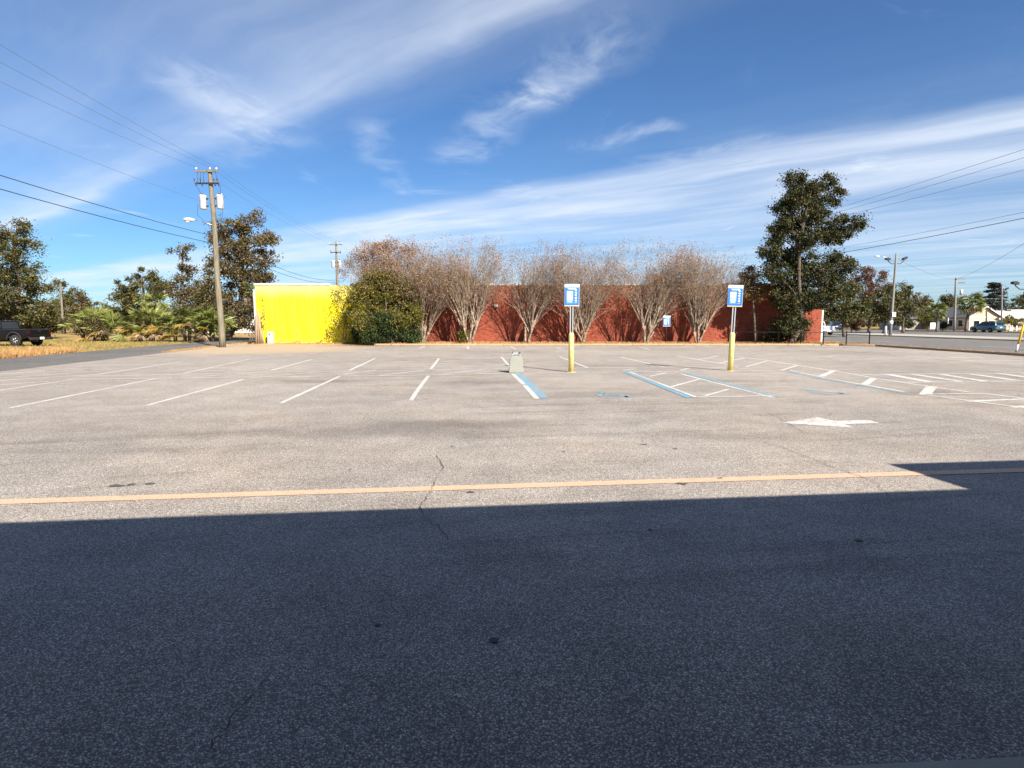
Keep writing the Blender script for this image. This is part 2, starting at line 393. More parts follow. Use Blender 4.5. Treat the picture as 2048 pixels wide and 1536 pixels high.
leaf_mat('leaf_oak', [(0.024, 0.034, 0.011), (0.046, 0.056, 0.016), (0.079, 0.083, 0.023), (0.122, 0.110, 0.032), (0.171, 0.122, 0.043)], 0.2)
leaf_mat('leaf_oak_brown', [(0.032, 0.032, 0.014), (0.063, 0.055, 0.021), (0.103, 0.081, 0.030), (0.161, 0.103, 0.044), (0.196, 0.149, 0.069)], 0.2)
leaf_mat('leaf_evergreen', [(0.013, 0.019, 0.010), (0.023, 0.031, 0.013), (0.042, 0.049, 0.018), (0.072, 0.075, 0.026), (0.143, 0.111, 0.039)], 0.15, 0.6, 0.15)
leaf_mat('leaf_bush', [(0.035, 0.05, 0.010), (0.08, 0.09, 0.014), (0.15, 0.145, 0.022), (0.22, 0.185, 0.035), (0.26, 0.18, 0.05)], 0.25)
leaf_mat('leaf_ivy', [(0.010, 0.02, 0.008), (0.022, 0.04, 0.012), (0.04, 0.065, 0.018), (0.075, 0.10, 0.03)], 0.15, 0.6, 0.2)
leaf_mat('leaf_myrtle', [(0.20, 0.105, 0.06), (0.29, 0.165, 0.10), (0.35, 0.21, 0.13), (0.27, 0.19, 0.12), (0.37, 0.25, 0.16)], 0.25)
leaf_mat('leaf_tan', [(0.14, 0.085, 0.03), (0.20, 0.12, 0.04), (0.25, 0.15, 0.055), (0.12, 0.09, 0.03)], 0.2)
leaf_mat('leaf_red', [(0.07, 0.035, 0.022), (0.14, 0.05, 0.03), (0.20, 0.075, 0.04), (0.10, 0.06, 0.03)], 0.2)
leaf_mat('leaf_conifer', [(0.008, 0.013, 0.010), (0.014, 0.020, 0.014), (0.026, 0.032, 0.020), (0.05, 0.045, 0.03)], 0.08)
leaf_mat('leaf_litter', [(0.25, 0.10, 0.035), (0.34, 0.16, 0.06), (0.20, 0.09, 0.04), (0.42, 0.25, 0.11)], 0.0)
leaf_mat('dry_grass', [(0.40, 0.23, 0.09), (0.52, 0.31, 0.13), (0.58, 0.38, 0.18), (0.34, 0.22, 0.07), (0.46, 0.23, 0.09)], 0.25)
leaf_mat('green_grass', [(0.16, 0.16, 0.04), (0.25, 0.22, 0.06), (0.36, 0.26, 0.09), (0.42, 0.27, 0.11)], 0.25)
leaf_mat('frond_green', [(0.098, 0.126, 0.025), (0.182, 0.210, 0.042), (0.294, 0.294, 0.077)], 0.2, 0.4, 0.4)
leaf_mat('frond_yellow', [(0.26, 0.17, 0.03), (0.36, 0.20, 0.04), (0.22, 0.19, 0.05)], 0.2)
leaf_mat('frond_dead', [(0.20, 0.12, 0.06), (0.30, 0.20, 0.12), (0.38, 0.28, 0.20)], 0.1)


# ------------------------------------------------------------------ mesh helpers
class MB:
    def __init__(s): s.v = []; s.f = []; s.smooth = []

    def add(s, vs, fs, sm=False):
        o = len(s.v); s.v += [tuple(p) for p in vs]
        for f in fs: s.f.append(tuple(i + o for i in f)); s.smooth.append(sm)
        return s

    def box(s, c, d, rz=0.0, top=1.0, topy=None):
        """box centred on c with size d; top: scale of the upper face"""
        ty = top if topy is None else topy
        cs, sn = math.cos(rz), math.sin(rz); vs = []
        for z, kx, ky in ((-1, 1, 1), (1, top, ty)):
            for x, y in ((-1, -1), (1, -1), (1, 1), (-1, 1)):
                X = x * d[0] / 2 * kx; Y = y * d[1] / 2 * ky
                vs.append((c[0] + X * cs - Y * sn, c[1] + X * sn + Y * cs, c[2] + z * d[2] / 2))
        return s.add(vs, [(3, 2, 1, 0), (4, 5, 6, 7), (0, 1, 5, 4), (1, 2, 6, 5), (2, 3, 7, 6), (3, 0, 4, 7)])

    def bbox(s, c, d, b=0.02):
        """box with chamfered vertical and horizontal edges"""
        x, y, z = d[0] / 2, d[1] / 2, d[2] / 2; rings = []
        for zz, ins in ((-z, b), (-z + b, 0), (z - b, 0), (z, b)):
            X, Y = x - ins, y - ins; q = b
            rings.append([(c[0] + p[0], c[1] + p[1], c[2] + zz) for p in
                          ((-X + q, -Y), (X - q, -Y), (X, -Y + q), (X, Y - q), (X - q, Y), (-X + q, Y), (-X, Y - q), (-X, -Y + q))])
        vs = sum(rings, []); fs = [tuple(range(7, -1, -1)), tuple(range(24, 32))]
        for r in range(3):
            for i in range(8):
                j = (i + 1) % 8; fs.append((r * 8 + i, r * 8 + j, r * 8 + 8 + j, r * 8 + 8 + i))
        return s.add(vs, fs)

    def tube(s, pts, rad, n=6, cap=True, sm=True):
        pts = [Vector(p) for p in pts]
        if not isinstance(rad, (list, tuple)): rad = [rad] * len(pts)
        vs = []; up = None
        for i, p in enumerate(pts):
            d = (pts[min(i + 1, len(pts) - 1)] - pts[max(i - 1, 0)])
            if d.length < 1e-9: d = Vector((0, 0, 1))
            d.normalize()
            if up is None:
                up = Vector((1, 0, 0)) if abs(d.x) < 0.9 else Vector((0, 1, 0))
            a = (up - d * up.dot(d)).normalized(); b = d.cross(a); up = a
            for k in range(n):
                an = 2 * PI * k / n
                vs.append(p + a * (math.cos(an) * rad[i]) + b * (math.sin(an) * rad[i]))
        fs = []
        for i in range(len(pts) - 1):
            for k in range(n):
                k2 = (k + 1) % n
                fs.append((i * n + k, i * n + k2, i * n + n + k2, i * n + n + k))
        s.add(vs, fs, sm)
        if cap:
            o = len(s.v) - len(vs)
            s.f.append(tuple(o + k for k in range(n - 1, -1, -1))); s.smooth.append(False)
            s.f.append(tuple(o + (len(pts) - 1) * n + k for k in range(n))); s.smooth.append(False)
        return s

    def lathe(s, prof, c=(0, 0, 0), n=16, axis='z', sm=True):
        vs = []; fs = []
        for r, z in prof:
            for k in range(n):
                a = 2 * PI * k / n; x, y = r * math.cos(a), r * math.sin(a)
                p = (x, y, z) if axis == 'z' else ((z, x, y) if axis == 'x' else (x, z, y))
                vs.append((c[0] + p[0], c[1] + p[1], c[2] + p[2]))
        for i in range(len(prof) - 1):
            for k in range(n):
                k2 = (k + 1) % n; f = (i * n + k, i * n + k2, i * n + n + k2, i * n + n + k)
                fs.append(f if axis != 'y' else f[::-1])
        o = len(s.v); s.add(vs, fs, sm)
        a = tuple(o + k for k in range(n - 1, -1, -1)); b = tuple(o + (len(prof) - 1) * n + k for k in range(n))
        s.f += [a if axis != 'y' else a[::-1], b if axis != 'y' else b[::-1]]; s.smooth += [False, False]
        return s

    def prism(s, poly, h0, h1, axis='z'):
        """polygon (2-D, ccw) extruded from h0 to h1 along an axis"""
        n = len(poly)

        def pt(p, h): return (p[0], p[1], h) if axis == 'z' else ((p[0], h, p[1]) if axis == 'y' else (h, p[0], p[1]))
        vs = [pt(p, h0) for p in poly] + [pt(p, h1) for p in poly]
        fs = [tuple(range(n - 1, -1, -1)), tuple(range(n, 2 * n))]
        for i in range(n):
            j = (i + 1) % n; fs.append((i, j, n + j, n + i))
        if axis == 'y': fs = [f[::-1] for f in fs]
        return s.add(vs, fs)

    def sheet(s, poly, z):
        return s.add([(p[0], p[1], z) for p in poly], [tuple(range(len(poly)))])

    def build(s, name, mat, parent=None, loc=None, rz=None):
        me = bpy.data.meshes.new(name); me.from_pydata(s.v, [], s.f)
        me.polygons.foreach_set('use_smooth', s.smooth); me.update()
        me.materials.append(MATS[mat] if isinstance(mat, str) else mat)
        return link(name, me, parent, loc, rz)


def link(name, me, parent=None, loc=None, rz=None):
    o = bpy.data.objects.new(name, me); COL.objects.link(o)
    if parent: o.parent = parent
    if loc is not None: o.location = loc
    if rz is not None: o.rotation_euler[2] = rz
    return o


def tag(o, label=None, cat=None, group=None, kind=None):
    for k, v in (('label', label), ('category', cat), ('group', group), ('kind', kind)):
        if v: o[k] = v
    return o


def thing(name, label, cat, loc=(0, 0, 0), rz=0.0, group=None):
    o = bpy.data.objects.new(name, None); COL.objects.link(o)
    o.location = loc; o.rotation_euler[2] = rz; o.empty_display_size = 0.2
    return tag(o, label, cat, group)


def copy_tree(o, parent=None):
    c = o.copy(); COL.objects.link(c); c.parent = parent
    for ch in o.children: copy_tree(ch, c)
    return c


def face_cloud(name, V, k, mat, parent=None):
    """V: (n,k,3) array of n loose k-gons -> one mesh"""
    n = V.shape[0]; me = bpy.data.meshes.new(name)
    me.vertices.add(n * k); me.vertices.foreach_set('co', V.reshape(-1).astype(np.float32))
    me.loops.add(n * k); me.loops.foreach_set('vertex_index', np.arange(n * k, dtype=np.int32))
    me.polygons.add(n); me.polygons.foreach_set('loop_start', np.arange(0, n * k, k, dtype=np.int32))
    me.polygons.foreach_set('loop_total', np.full(n, k, dtype=np.int32))
    me.update(calc_edges=True); me.materials.append(MATS[mat])
    return link(name, me, parent)


def unit(a): return a / np.maximum(np.linalg.norm(a, axis=-1, keepdims=True), 1e-9)


def leaf_quads(C, L, W, outward=None, droop=0.0):
    n = len(C); d = rng.normal(size=(n, 3))
    if outward is not None: d = d * 0.8 + outward
    d[:, 2] -= droop; d = unit(d)
    q = unit(np.cross(d, rng.normal(size=(n, 3))))
    L = L * rng.uniform(0.6, 1.3, (n, 1)); Wd = W * rng.uniform(0.6, 1.3, (n, 1))
    return np.stack([C - d * L / 2, C + q * Wd / 2, C + d * L / 2, C - q * Wd / 2], axis=1)


# ------------------------------------------------------------------ the ground, street, lot, road
def struct(o): return tag(o, kind='structure')


def ext(a, b, t): return a + (b - a) * t


mb = MB(); mb.sheet([(-900, -300), (900, -300), (900, 1500), (-900, 1500)], -0.03)
struct(mb.build('ground', 'field_ground'))

s0, s1 = G(0, 743), G(432, 694)
sdir = (s1 - s0).normalized(); sleft = Vector((-sdir.y, sdir.x, 0))
n0 = s0 - sdir * 40; n1 = s0 + sdir * 130
LOT_FAR, ROAD_X = 44.4, 26.0
mb = MB(); mb.sheet([n1, n1 + sleft * 5.4, n0 + sleft * 5.4, n0], -0.014)
side_street = struct(mb.build('side_street', 'street_asphalt'))

wall_y = 48.0
seam = s0 + sdir * ((LOT_FAR - s0.y) / sdir.y)
far_d = s0 + sdir * ((60 - s0.y) / sdir.y)
mb = MB(); mb.sheet([(seam.x - 0.3, 40.0), (-8.6, 40.0), (-8.6, 60), (far_d.x, 60)], -0.006)
dirt = struct(mb.build('dirt_verge', 'sand_dirt'))

mb = MB()
lot_poly = [n0, (ROAD_X, n0.y), (ROAD_X, 43.0), (24.2, LOT_FAR), (seam.x, LOT_FAR)]
mb.sheet(lot_poly, 0.0)
lot = struct(mb.build('parking_lot', 'lot_asphalt'))

# planting bed with its kerb
mb = MB(); mb.prism([(-10.2, LOT_FAR + 0.16), (24.15, LOT_FAR + 0.16), (25.9, 43.1), (26.2, 43.2), (26.2, 60), (24.9, 60), (24.9, wall_y + 0.1), (-10.2, wall_y + 0.1)], -0.02, 0.12)
bed = struct(mb.build('planting_bed', 'bed_soil'))
kerb = bpy.data.objects.new('kerb', None); COL.objects.link(kerb); struct(kerb)


def kerb_run(p, q, n, wd=0.16, h=0.14):
    p, q = Vector(p), Vector(q); d = (q - p) / n; L = d.length; rz = math.atan2(d.y, d.x); me = None
    for i in range(n):
        if me is None:
            b = MB(); b.bbox((0, 0, h / 2), (L - 0.012, wd, h), 0.02); o = b.build('kerb_stone', 'kerb_concrete', kerb); me = o.data
        else: o = link('kerb_stone', me, kerb)
        o.location = p + d * (i + 0.5) + Vector((0, 0, random.uniform(-0.008, 0.004))); o.rotation_euler[2] = rz + random.uniform(-0.003, 0.003)


kerb_run((-10.2, LOT_FAR + 0.08, 0), (24.2, LOT_FAR + 0.08, 0), 18)
kerb_run((24.25, LOT_FAR + 0.03, 0), (25.95, 43.05, 0), 1)
kerb_run((26.05, 43.0, 0), (26.05, -12.0, 0), 26)

# main road beyond the lot
mb = MB(); mb.sheet([(26.13, -40), (27.3, -40), (27.3, 220), (26.13, 220)], 0.02)
struct(mb.build('road_verge', 'bed_soil'))
mb = MB(); mb.sheet([(27.3, -60), (46.8, -60), (46.8, 260), (27.3, 260)], -0.010); mb.sheet([(53.6, -60), (83, -60), (85, 260), (53.6, 260)], -0.010)
mb.sheet([(46.8, 150), (53.6, 150), (53.6, 260), (46.8, 260)], -0.010)
road = struct(mb.build('main_road', 'road_asphalt'))
mb = MB(); mb.bbox((50.2, 60, 0.04), (6.8, 170, 0.16), 0.05)
median = struct(mb.build('median', 'concrete'))
mb = MB(); mb.sheet([(48.2, 8), (52.4, 8), (52.0, 55), (48.6, 60)], 0.128)
mb.build('median_shadow_band', 'bed_soil', median)  # dark soil-coloured sheet standing in for the shadow band across the median
mb = MB(); mb.sheet([(83.2, -60), (86.2, -60), (88.2, 260), (85.2, 260)], 0.11)
mb2 = MB(); mb2.prism([(83.0, -60), (83.2, -60), (85.2, 260), (85.0, 260)], -0.01, 0.15)
sw = struct(mb.build('far_pavement', 'concrete')); mb2.build('kerb_stone', 'kerb_concrete', sw)
mb = MB(); mb.sheet([(86.2, -60), (200, -60), (200, 400), (88.2, 260)], 0.08)
struct(mb.build('front_lawns', 'field_ground'))


def ribbon(pts, wd, z=0.004):
    """flat strip along a ground polyline; wd constant or per point"""
    pts = [Vector((p[0], p[1], 0)) for p in pts]
    if not isinstance(wd, (list, tuple)): wd = [wd] * len(pts)
    vs = []
    for i, p in enumerate(pts):
        d = (pts[min(i + 1, len(pts) - 1)] - pts[max(i - 1, 0)]).normalized(); q = Vector((-d.y, d.x, 0))
        vs += [p - q * wd[i] / 2 + Vector((0, 0, z)), p + q * wd[i] / 2 + Vector((0, 0, z))]
    b = MB(); b.add(vs, [(2 * i, 2 * i + 2, 2 * i + 3, 2 * i + 1) for i in range(len(pts) - 1)])
    return b


zc = [0]


def mark(pix, wd=0.10, mat='white_paint', name='painted_line', parent=None):
    zc[0] = (zc[0] + 1) % 9
    pts = [G(*p) for p in pix]
    return ribbon(pts, wd, 0.004 + 0.0006 * zc[0]).build(name, mat, parent or lot)


for seg in [  # bays in front
        [(20, 816), (312, 757)], [(297, 810), (487, 759)], [(563, 806), (681, 752)], [(699, 741), (750, 717)], [(822, 801), (840, 774), (857, 752)], [(862, 738), (878, 717)],
        [(543, 741), (623, 719)], [(368, 747), (498, 719)], [(195, 749), (366, 723)], [(0, 761), (195, 749)], [(-60, 790), (144, 759)], [(-80, 776), (98, 763)],
        [(-60, 760), (137, 747)], [(-60, 754), (88, 741)], [(1003, 714), (1029, 745)], [(1120, 714), (1176, 736)], [(1240, 714), (1330, 735)],
        [(1352, 712), (1476, 733)], [(1466, 712), (1534, 721), (1700, 747), (1747, 756), (1864, 774), (1938, 784)], [(1969, 787), (2048, 797), (2120, 806)],
        [(1580, 741), (1650, 756), (1809, 784)], [(1840, 789), (2048, 816), (2140, 828)]]:
    mark(seg, 0.10)
for seg in [  # middle strip and its zigzag hatching
        [(160, 753), (400, 748), (750, 742), (1020, 737), (1300, 735), (1400, 733)], [(144, 759), (440, 755), (760, 752), (1020, 747), (1270, 744), (1450, 742), (1565, 741)],
        [(416, 752), (541, 743)], [(496, 757), (640, 744)], [(686, 749), (750, 741)], [(758, 751), (849, 741)], [(876, 750), (974, 738)],
        [(1245, 741), (1272, 738)], [(1360, 741), (1380, 736)], [(1300, 753), (1332, 746)], [(1342, 774), (1397, 759)], [(1410, 792), (1456, 779)], [(1395, 795), (1545, 792)],
        [(1353, 712), (1456, 712)], [(1398, 719), (1437, 712)], [(1437, 727), (1489, 716)], [(1491, 734), (1534, 722)], [(1562, 741), (1597, 730)],
        [(1840, 789), (1969, 787)]]:
    mark(seg, 0.09, 'faded_white_paint')
for seg, wd in [([(1642, 753), (1669, 741)], 0.18), ([(1728, 770), (1747, 757)], 0.2), ([(1850, 789), (1864, 773)], 0.24), ([(1936, 803), (2048, 798), (2110, 795)], 0.16), ([(2024, 815), (2100, 809)], 0.16),
                ([(1722, 749), (2048, 746), (2150, 745)], 0.10), ([(1815, 765), (2048, 762), (2150, 761)], 0.10),
                ([(1776, 749), (1860, 764)], 0.26), ([(1827, 749), (1926, 764)], 0.26), ([(1883, 749), (1971, 763)], 0.26), ([(1938, 748), (2031, 761)], 0.26), ([(1996, 747), (2090, 760)], 0.26), ([(2050, 747), (2140, 758)], 0.26)]:
    mark(seg, wd, 'white_paint', 'painted_bar')
for seg in [[(1732, 707), (1801, 707)], [(1813, 713), (1866, 713)], [(1922, 722), (2090, 721)], [(1690, 704), (1730, 704)], [(839, 697), (851, 692)], [(935, 692), (937, 698)], [(1020, 693), (1031, 698)], [(1110, 694), (1122, 698)], [(1278, 694), (1300, 699)],
            [(995, 704), (1042, 704)], [(988, 708), (1117, 708)], [(1860, 716), (1990, 714)]]:
    mark(seg, 0.10, 'faded_white_paint')
# accessible bays: blue lines beside white ones
for seg, wd, m_ in [([(1026, 748), (1048, 769)], 0.13, 'white_paint'), ([(1050, 771), (1074, 798)], 0.13, 'white_paint'), ([(1036, 747), (1089, 797)], 0.20, 'blue_paint'),
                    ([(1259, 744), (1392, 795)], 0.10, 'white_paint'), ([(1250, 744), (1380, 796)], 0.17, 'blue_paint'),
                    ([(1362, 748), (1546, 795)], 0.10, 'white_paint'), ([(1364, 744), (1556, 794)], 0.15, 'blue_paint'),
                    ([(1580, 744), (1660, 761)], 0.13, 'blue_paint'), ([(1660, 761), (1825, 789)], 0.12, 'faded_blue_paint')]:
    mark(seg, wd, m_, 'painted_line')

b = MB(); ap = [(1563, 846), (1692, 848.5), (1707, 855.5), (1563, 846.2)]
head = [G(1563, 846.2), G(1706, 855.5), G(1690, 848.6), G(1668, 842), G(1635, 834.5)]
tail = [G(1668, 842), G(1690, 848.6), G(1760, 846.6), G(1738, 840.6)]
b = MB(); b.sheet([(p.x, p.y) for p in head], 0.0045); b.sheet([(p.x, p.y) for p in tail], 0.0045)
b.build('painted_arrow', 'white_paint', lot)

o0, o1 = G(0, 1004.5), G(2048, 940.5)
ol = [ext(o0, o1, k) for k in np.linspace(-1.2, 2.2, 40)]
ribbon(ol, 0.165, 0.005).build('orange_line', 'orange_paint', lot)


def wheelchair(c, sx, sy, mat):
    """access symbol painted on the asphalt, as seen from the aisle"""
    b = MB(); Z = 0.0052
    def strip(pts, wd):
        r = ribbon([(c.x + p[0] * sx, c.y + p[1] * sy) for p in pts], wd, Z); b.add(r.v, r.f)
    strip([(0.02 + 0.30 * math.cos(a), -0.16 + 0.30 * math.sin(a)) for a in np.linspace(R(130), R(375), 16)], 0.11)
    strip([(-0.16, 0.34), (-0.12, -0.06), (0.18, -0.08), (0.30, -0.40), (0.42, -0.36)], 0.12)
    strip([(-0.15, 0.18), (0.12, 0.16)], 0.10)
    b.add([(c.x + (-0.17 + 0.085 * math.cos(a)) * sx, c.y + (0.47 + 0.085 * math.sin(a)) * sy, Z + 0.0006) for a in np.linspace(0, 2 * PI, 13)[:-1]], [tuple(range(12))])
    return b.build('access_symbol', mat, lot)


wheelchair(G(1222, 789), 1.05, 1.35, 'faded_blue_paint')
wheelchair(G(1640, 783), 1.05, 1.35, 'faded_blue_paint')


def crack(pix, w0, w1):
    pts = [G(*p) for p in pix]; out = []; ws = []
    for a, c in zip(pts[:-1], pts[1:]):
        n = max(3, int((c - a).length / 0.08))
        for i in range(n):
            p = ext(a, c, i / n) + Vector((random.gauss(0, 0.011), random.gauss(0, 0.011), 0)); out.append(p); ws.append(random.uniform(w0, w1) * 0.9)
    ribbon(out, ws, 0.011).build('crack', 'crack_fill', lot)


crack([(872, 910), (888, 935), (868, 962), (866, 975), (845, 1005), (838, 1022), (880, 1060), (905, 1090)], 0.003, 0.012)
crack([(1528, 824), (1560, 838), (1612, 868)], 0.003, 0.014)
crack([(1526, 884), (1590, 905), (1640, 925), (1700, 948), (1745, 962), (1762, 976), (1790, 1008)], 0.003, 0.012)
crack([(1840, 833), (1900, 845), (1935, 853)], 0.002, 0.010)
crack([(540, 1352), (505, 1395), (470, 1425), (445, 1468), (412, 1515)], 0.003, 0.009)
crack([(700, 905), (720, 900), (790, 902)], 0.002, 0.006)
crack([(0, 832), (40, 838), (15, 846)], 0.003, 0.012)
for (px, py, s_) in [(988, 1283, 0.03), (755, 1251, 0.018), (235, 972, 0.06), (262, 970, 0.04), (302, 968, 0.05), (1365, 968, 0.05), (1440, 957, 0.03), (1127, 904, 0.03), (940, 985, 0.04),
                     (1300, 1060, 0.02), (1720, 1082, 0.03), (905, 893, 0.03), (1288, 889, 0.04), (1350, 898, 0.03), (700, 940, 0.02), (1660, 830, 0.03), (175, 740, 0.12)]:
    c = G(px, py); b = MB(); k = 9; a0 = random.random() * 6
    b.add([(c.x + s_ * random.uniform(0.5, 1.25) * math.cos(a0 + 2 * PI * i / k) * 1.3, c.y + s_ * random.uniform(0.5, 1.2) * math.sin(a0 + 2 * PI * i / k), 0.006) for i in range(k)], [tuple(range(k))])
    b.build('tar_spot', 'crack_fill', lot)

# road paint
for y0, y1, x0 in [(33, 36.5, 33.6), (39.5, 43.0, 33.6), (51, 55.5, 33.6), (64, 69, 33.6), (78, 84, 33.6), (20, 23.5, 33.6), (74, 79, 62), (90, 96, 62), (110, 117, 62), (56, 61, 62), (80, 86, 72), (100, 106, 72), (62, 68, 72)]:
    ribbon([(x0, y0), (x0, y1)], 0.14, -0.005).build('painted_line', 'road_white_paint', road)
ribbon([(42.4, -40), (42.4, 200)], 0.16, -0.005).build('painted_line', 'road_yellow_paint', road)
ribbon([(42.8, -40), (42.8, 200)], 0.12, -0.005).build('painted_line', 'road_yellow_paint', road)
ribbon([(45.9, -40), (45.9, 200)], 0.12, -0.005).build('painted_line', 'road_white_paint', road)
ribbon([(55.0, -40), (55.0, 200)], 0.12, -0.005).build('painted_line', 'road_yellow_paint', road)

# ------------------------------------------------------------------ store behind the viewpoint (its roof shades the foreground)
HR = 3.6
sh = Vector((SUN.x, SUN.y, 0)) * (HR / SUN.z)
eA, eB, eC, eE = [G(*p) + sh for p in ((0, 1045), (1935, 978), (1775, 928), (2048, 922))]
ux = (eB - eA).normalized(); uy = Vector((-ux.y, ux.x, 0))
left = eA - ux * 22; right = eC + ux * 26
store = thing('store_building', 'long low store building whose flat canopy shades the asphalt in the foreground', 'building', (left.x, left.y, 0))


def rel(v): return (v.x - left.x, v.y - left.y)


def lin(p, a): return p - uy * a


cn = MB(); cn.prism([rel(lin(left, 3.6)), rel(lin(right, 4.6)), rel(right), rel(eC), rel(eB), rel(left)], HR - 0.25, HR)
cn.build('canopy', 'store_wall', store)
wb = MB(); wb.prism([rel(lin(left, 22)), rel(lin(right, 22)), rel(lin(right, 4.6)), rel(lin(left, 3.61))], 0, 5.6)
wb.build('wall', 'store_wall', store)
for i in range(9):
    p = lin(left + ux * (6 + i * 5.2), 3.55); d_ = MB(); d_.box((0, 0, 1.3), (3.6, 0.08, 2.5)); g_ = d_.build('shop_window', 'dark_glass', store, (p.x - left.x, p.y - left.y, 0.12), math.atan2(ux.y, ux.x))
k0, k1 = G(1640, 1534, 0.10), G(2048, 1513, 0.10)
kd = (k1 - k0).normalized(); kq = Vector((-kd.y, kd.x, 0))
mb = MB(); mb.prism([tuple((k0 - kd * 20 - kq * 5)[:2]), tuple((k0 + kd * 25 - kq * 5)[:2]), tuple((k0 + kd * 25)[:2]), tuple((k0 - kd * 20)[:2])], -0.01, 0.10)
struct(mb.build('store_pavement', 'concrete'))

# ------------------------------------------------------------------ the brick building
BX0, BS, BX1, BX2 = P(513, 645, wall_y).x, P(737, 645, wall_y).x, P(1588, 645, wall_y).x, P(1643, 645, wall_y).x
WH = P(700, 571, wall_y).z
bld = thing('brick_building', 'long single storey brick building, its left end painted bright yellow, with a white coping', 'building', (BX0, wall_y, 0))
X = lambda x: x - BX0
mb = MB(); mb.box(((X(BS)) / 2, 0.15, WH / 2), (X(BS), 0.3, WH)); tag(mb.build('yellow_wall', 'yellow_painted_brick', bld), 'bright yellow painted section of the wall')
mb = MB(); mb.box(((X(BS) + X(BX1)) / 2, 0.16, WH / 2), (BX1 - BS, 0.3, WH)); tag(mb.build('brick_wall', 'red_brick', bld), 'red brick section of the wall')
LH = P(1643, 619, wall_y).z
mb = MB(); mb.box(((X(BX1) + X(BX2)) / 2, 0.16, LH / 2), (BX2 - BX1, 0.3, LH)); mb.build('low_wall', 'red_brick', bld)
mb = MB(); mb.box((X(BX2) + 0.06, 0.16, LH / 2), (0.12, 0.34, LH + 0.04)); mb.build('corner_trim', 'white_coping', bld)
mb = MB(); mb.box((-0.10, 0.2, WH / 2 - 0.15), (0.14, 0.3, WH - 0.45)); mb.build('corner_trim', 'white_coping', bld)
mb = MB(); mb.box((0.15, 10.3, WH / 2 - 0.03), (0.3, 20, WH - 0.06)); mb.build('side_wall', 'clapboard_white', bld)
mb = MB(); mb.box((X(BX1) - 0.15, 10.3, WH / 2 - 0.03), (0.3, 20, WH - 0.06)); mb.build('side_wall', 'red_brick', bld)
mb = MB(); mb.box((X(BX1) / 2, 20.45, WH / 2 - 0.03), (X(BX1), 0.3, WH - 0.06)); mb.build('back_wall', 'red_brick', bld)
mb = MB(); mb.box((X(BX1) / 2, 10.3, WH - 0.45), (X(BX1) - 0.64, 19.9, 0.12)); mb.build('roof', 'roof_shingle', bld)
c1 = X(P(660, 570, wall_y).x); c2 = X(P(700, 570, wall_y).x)
n_c = 0
for a_, b_ in ((-0.08, c1), (c2, X(BX1))):
    L = b_ - a_; n = max(1, round(L / 3.05)); me = None
    for i in range(n):
        mb = MB(); mb.bbox((0, 0, 0), (L / n - 0.01, 0.46, 0.17), 0.02)
        o = mb.build('coping', 'white_coping', bld) if me is None else link('coping', me, bld); me = o.data
        o.location = (a_ + (i + 0.5) * L / n, 0.16, WH + 0.085)
mb = MB(); mb.bbox((0, 0, 0), (0.30, 0.16, 0.22), 0.02); mb.build('wall_box', 'cabinet_grey', bld, (X(P(992, 612, wall_y).x), -0.075, P(992, 612, wall_y).z))
mb = MB(); mb.tube([(X(P(760, 600, 48).x), -0.05, 0), (X(P(760, 600, 48).x), -0.05, WH - 0.1)], 0.045, 8); mb.build('downpipe', 'red_brick', bld)


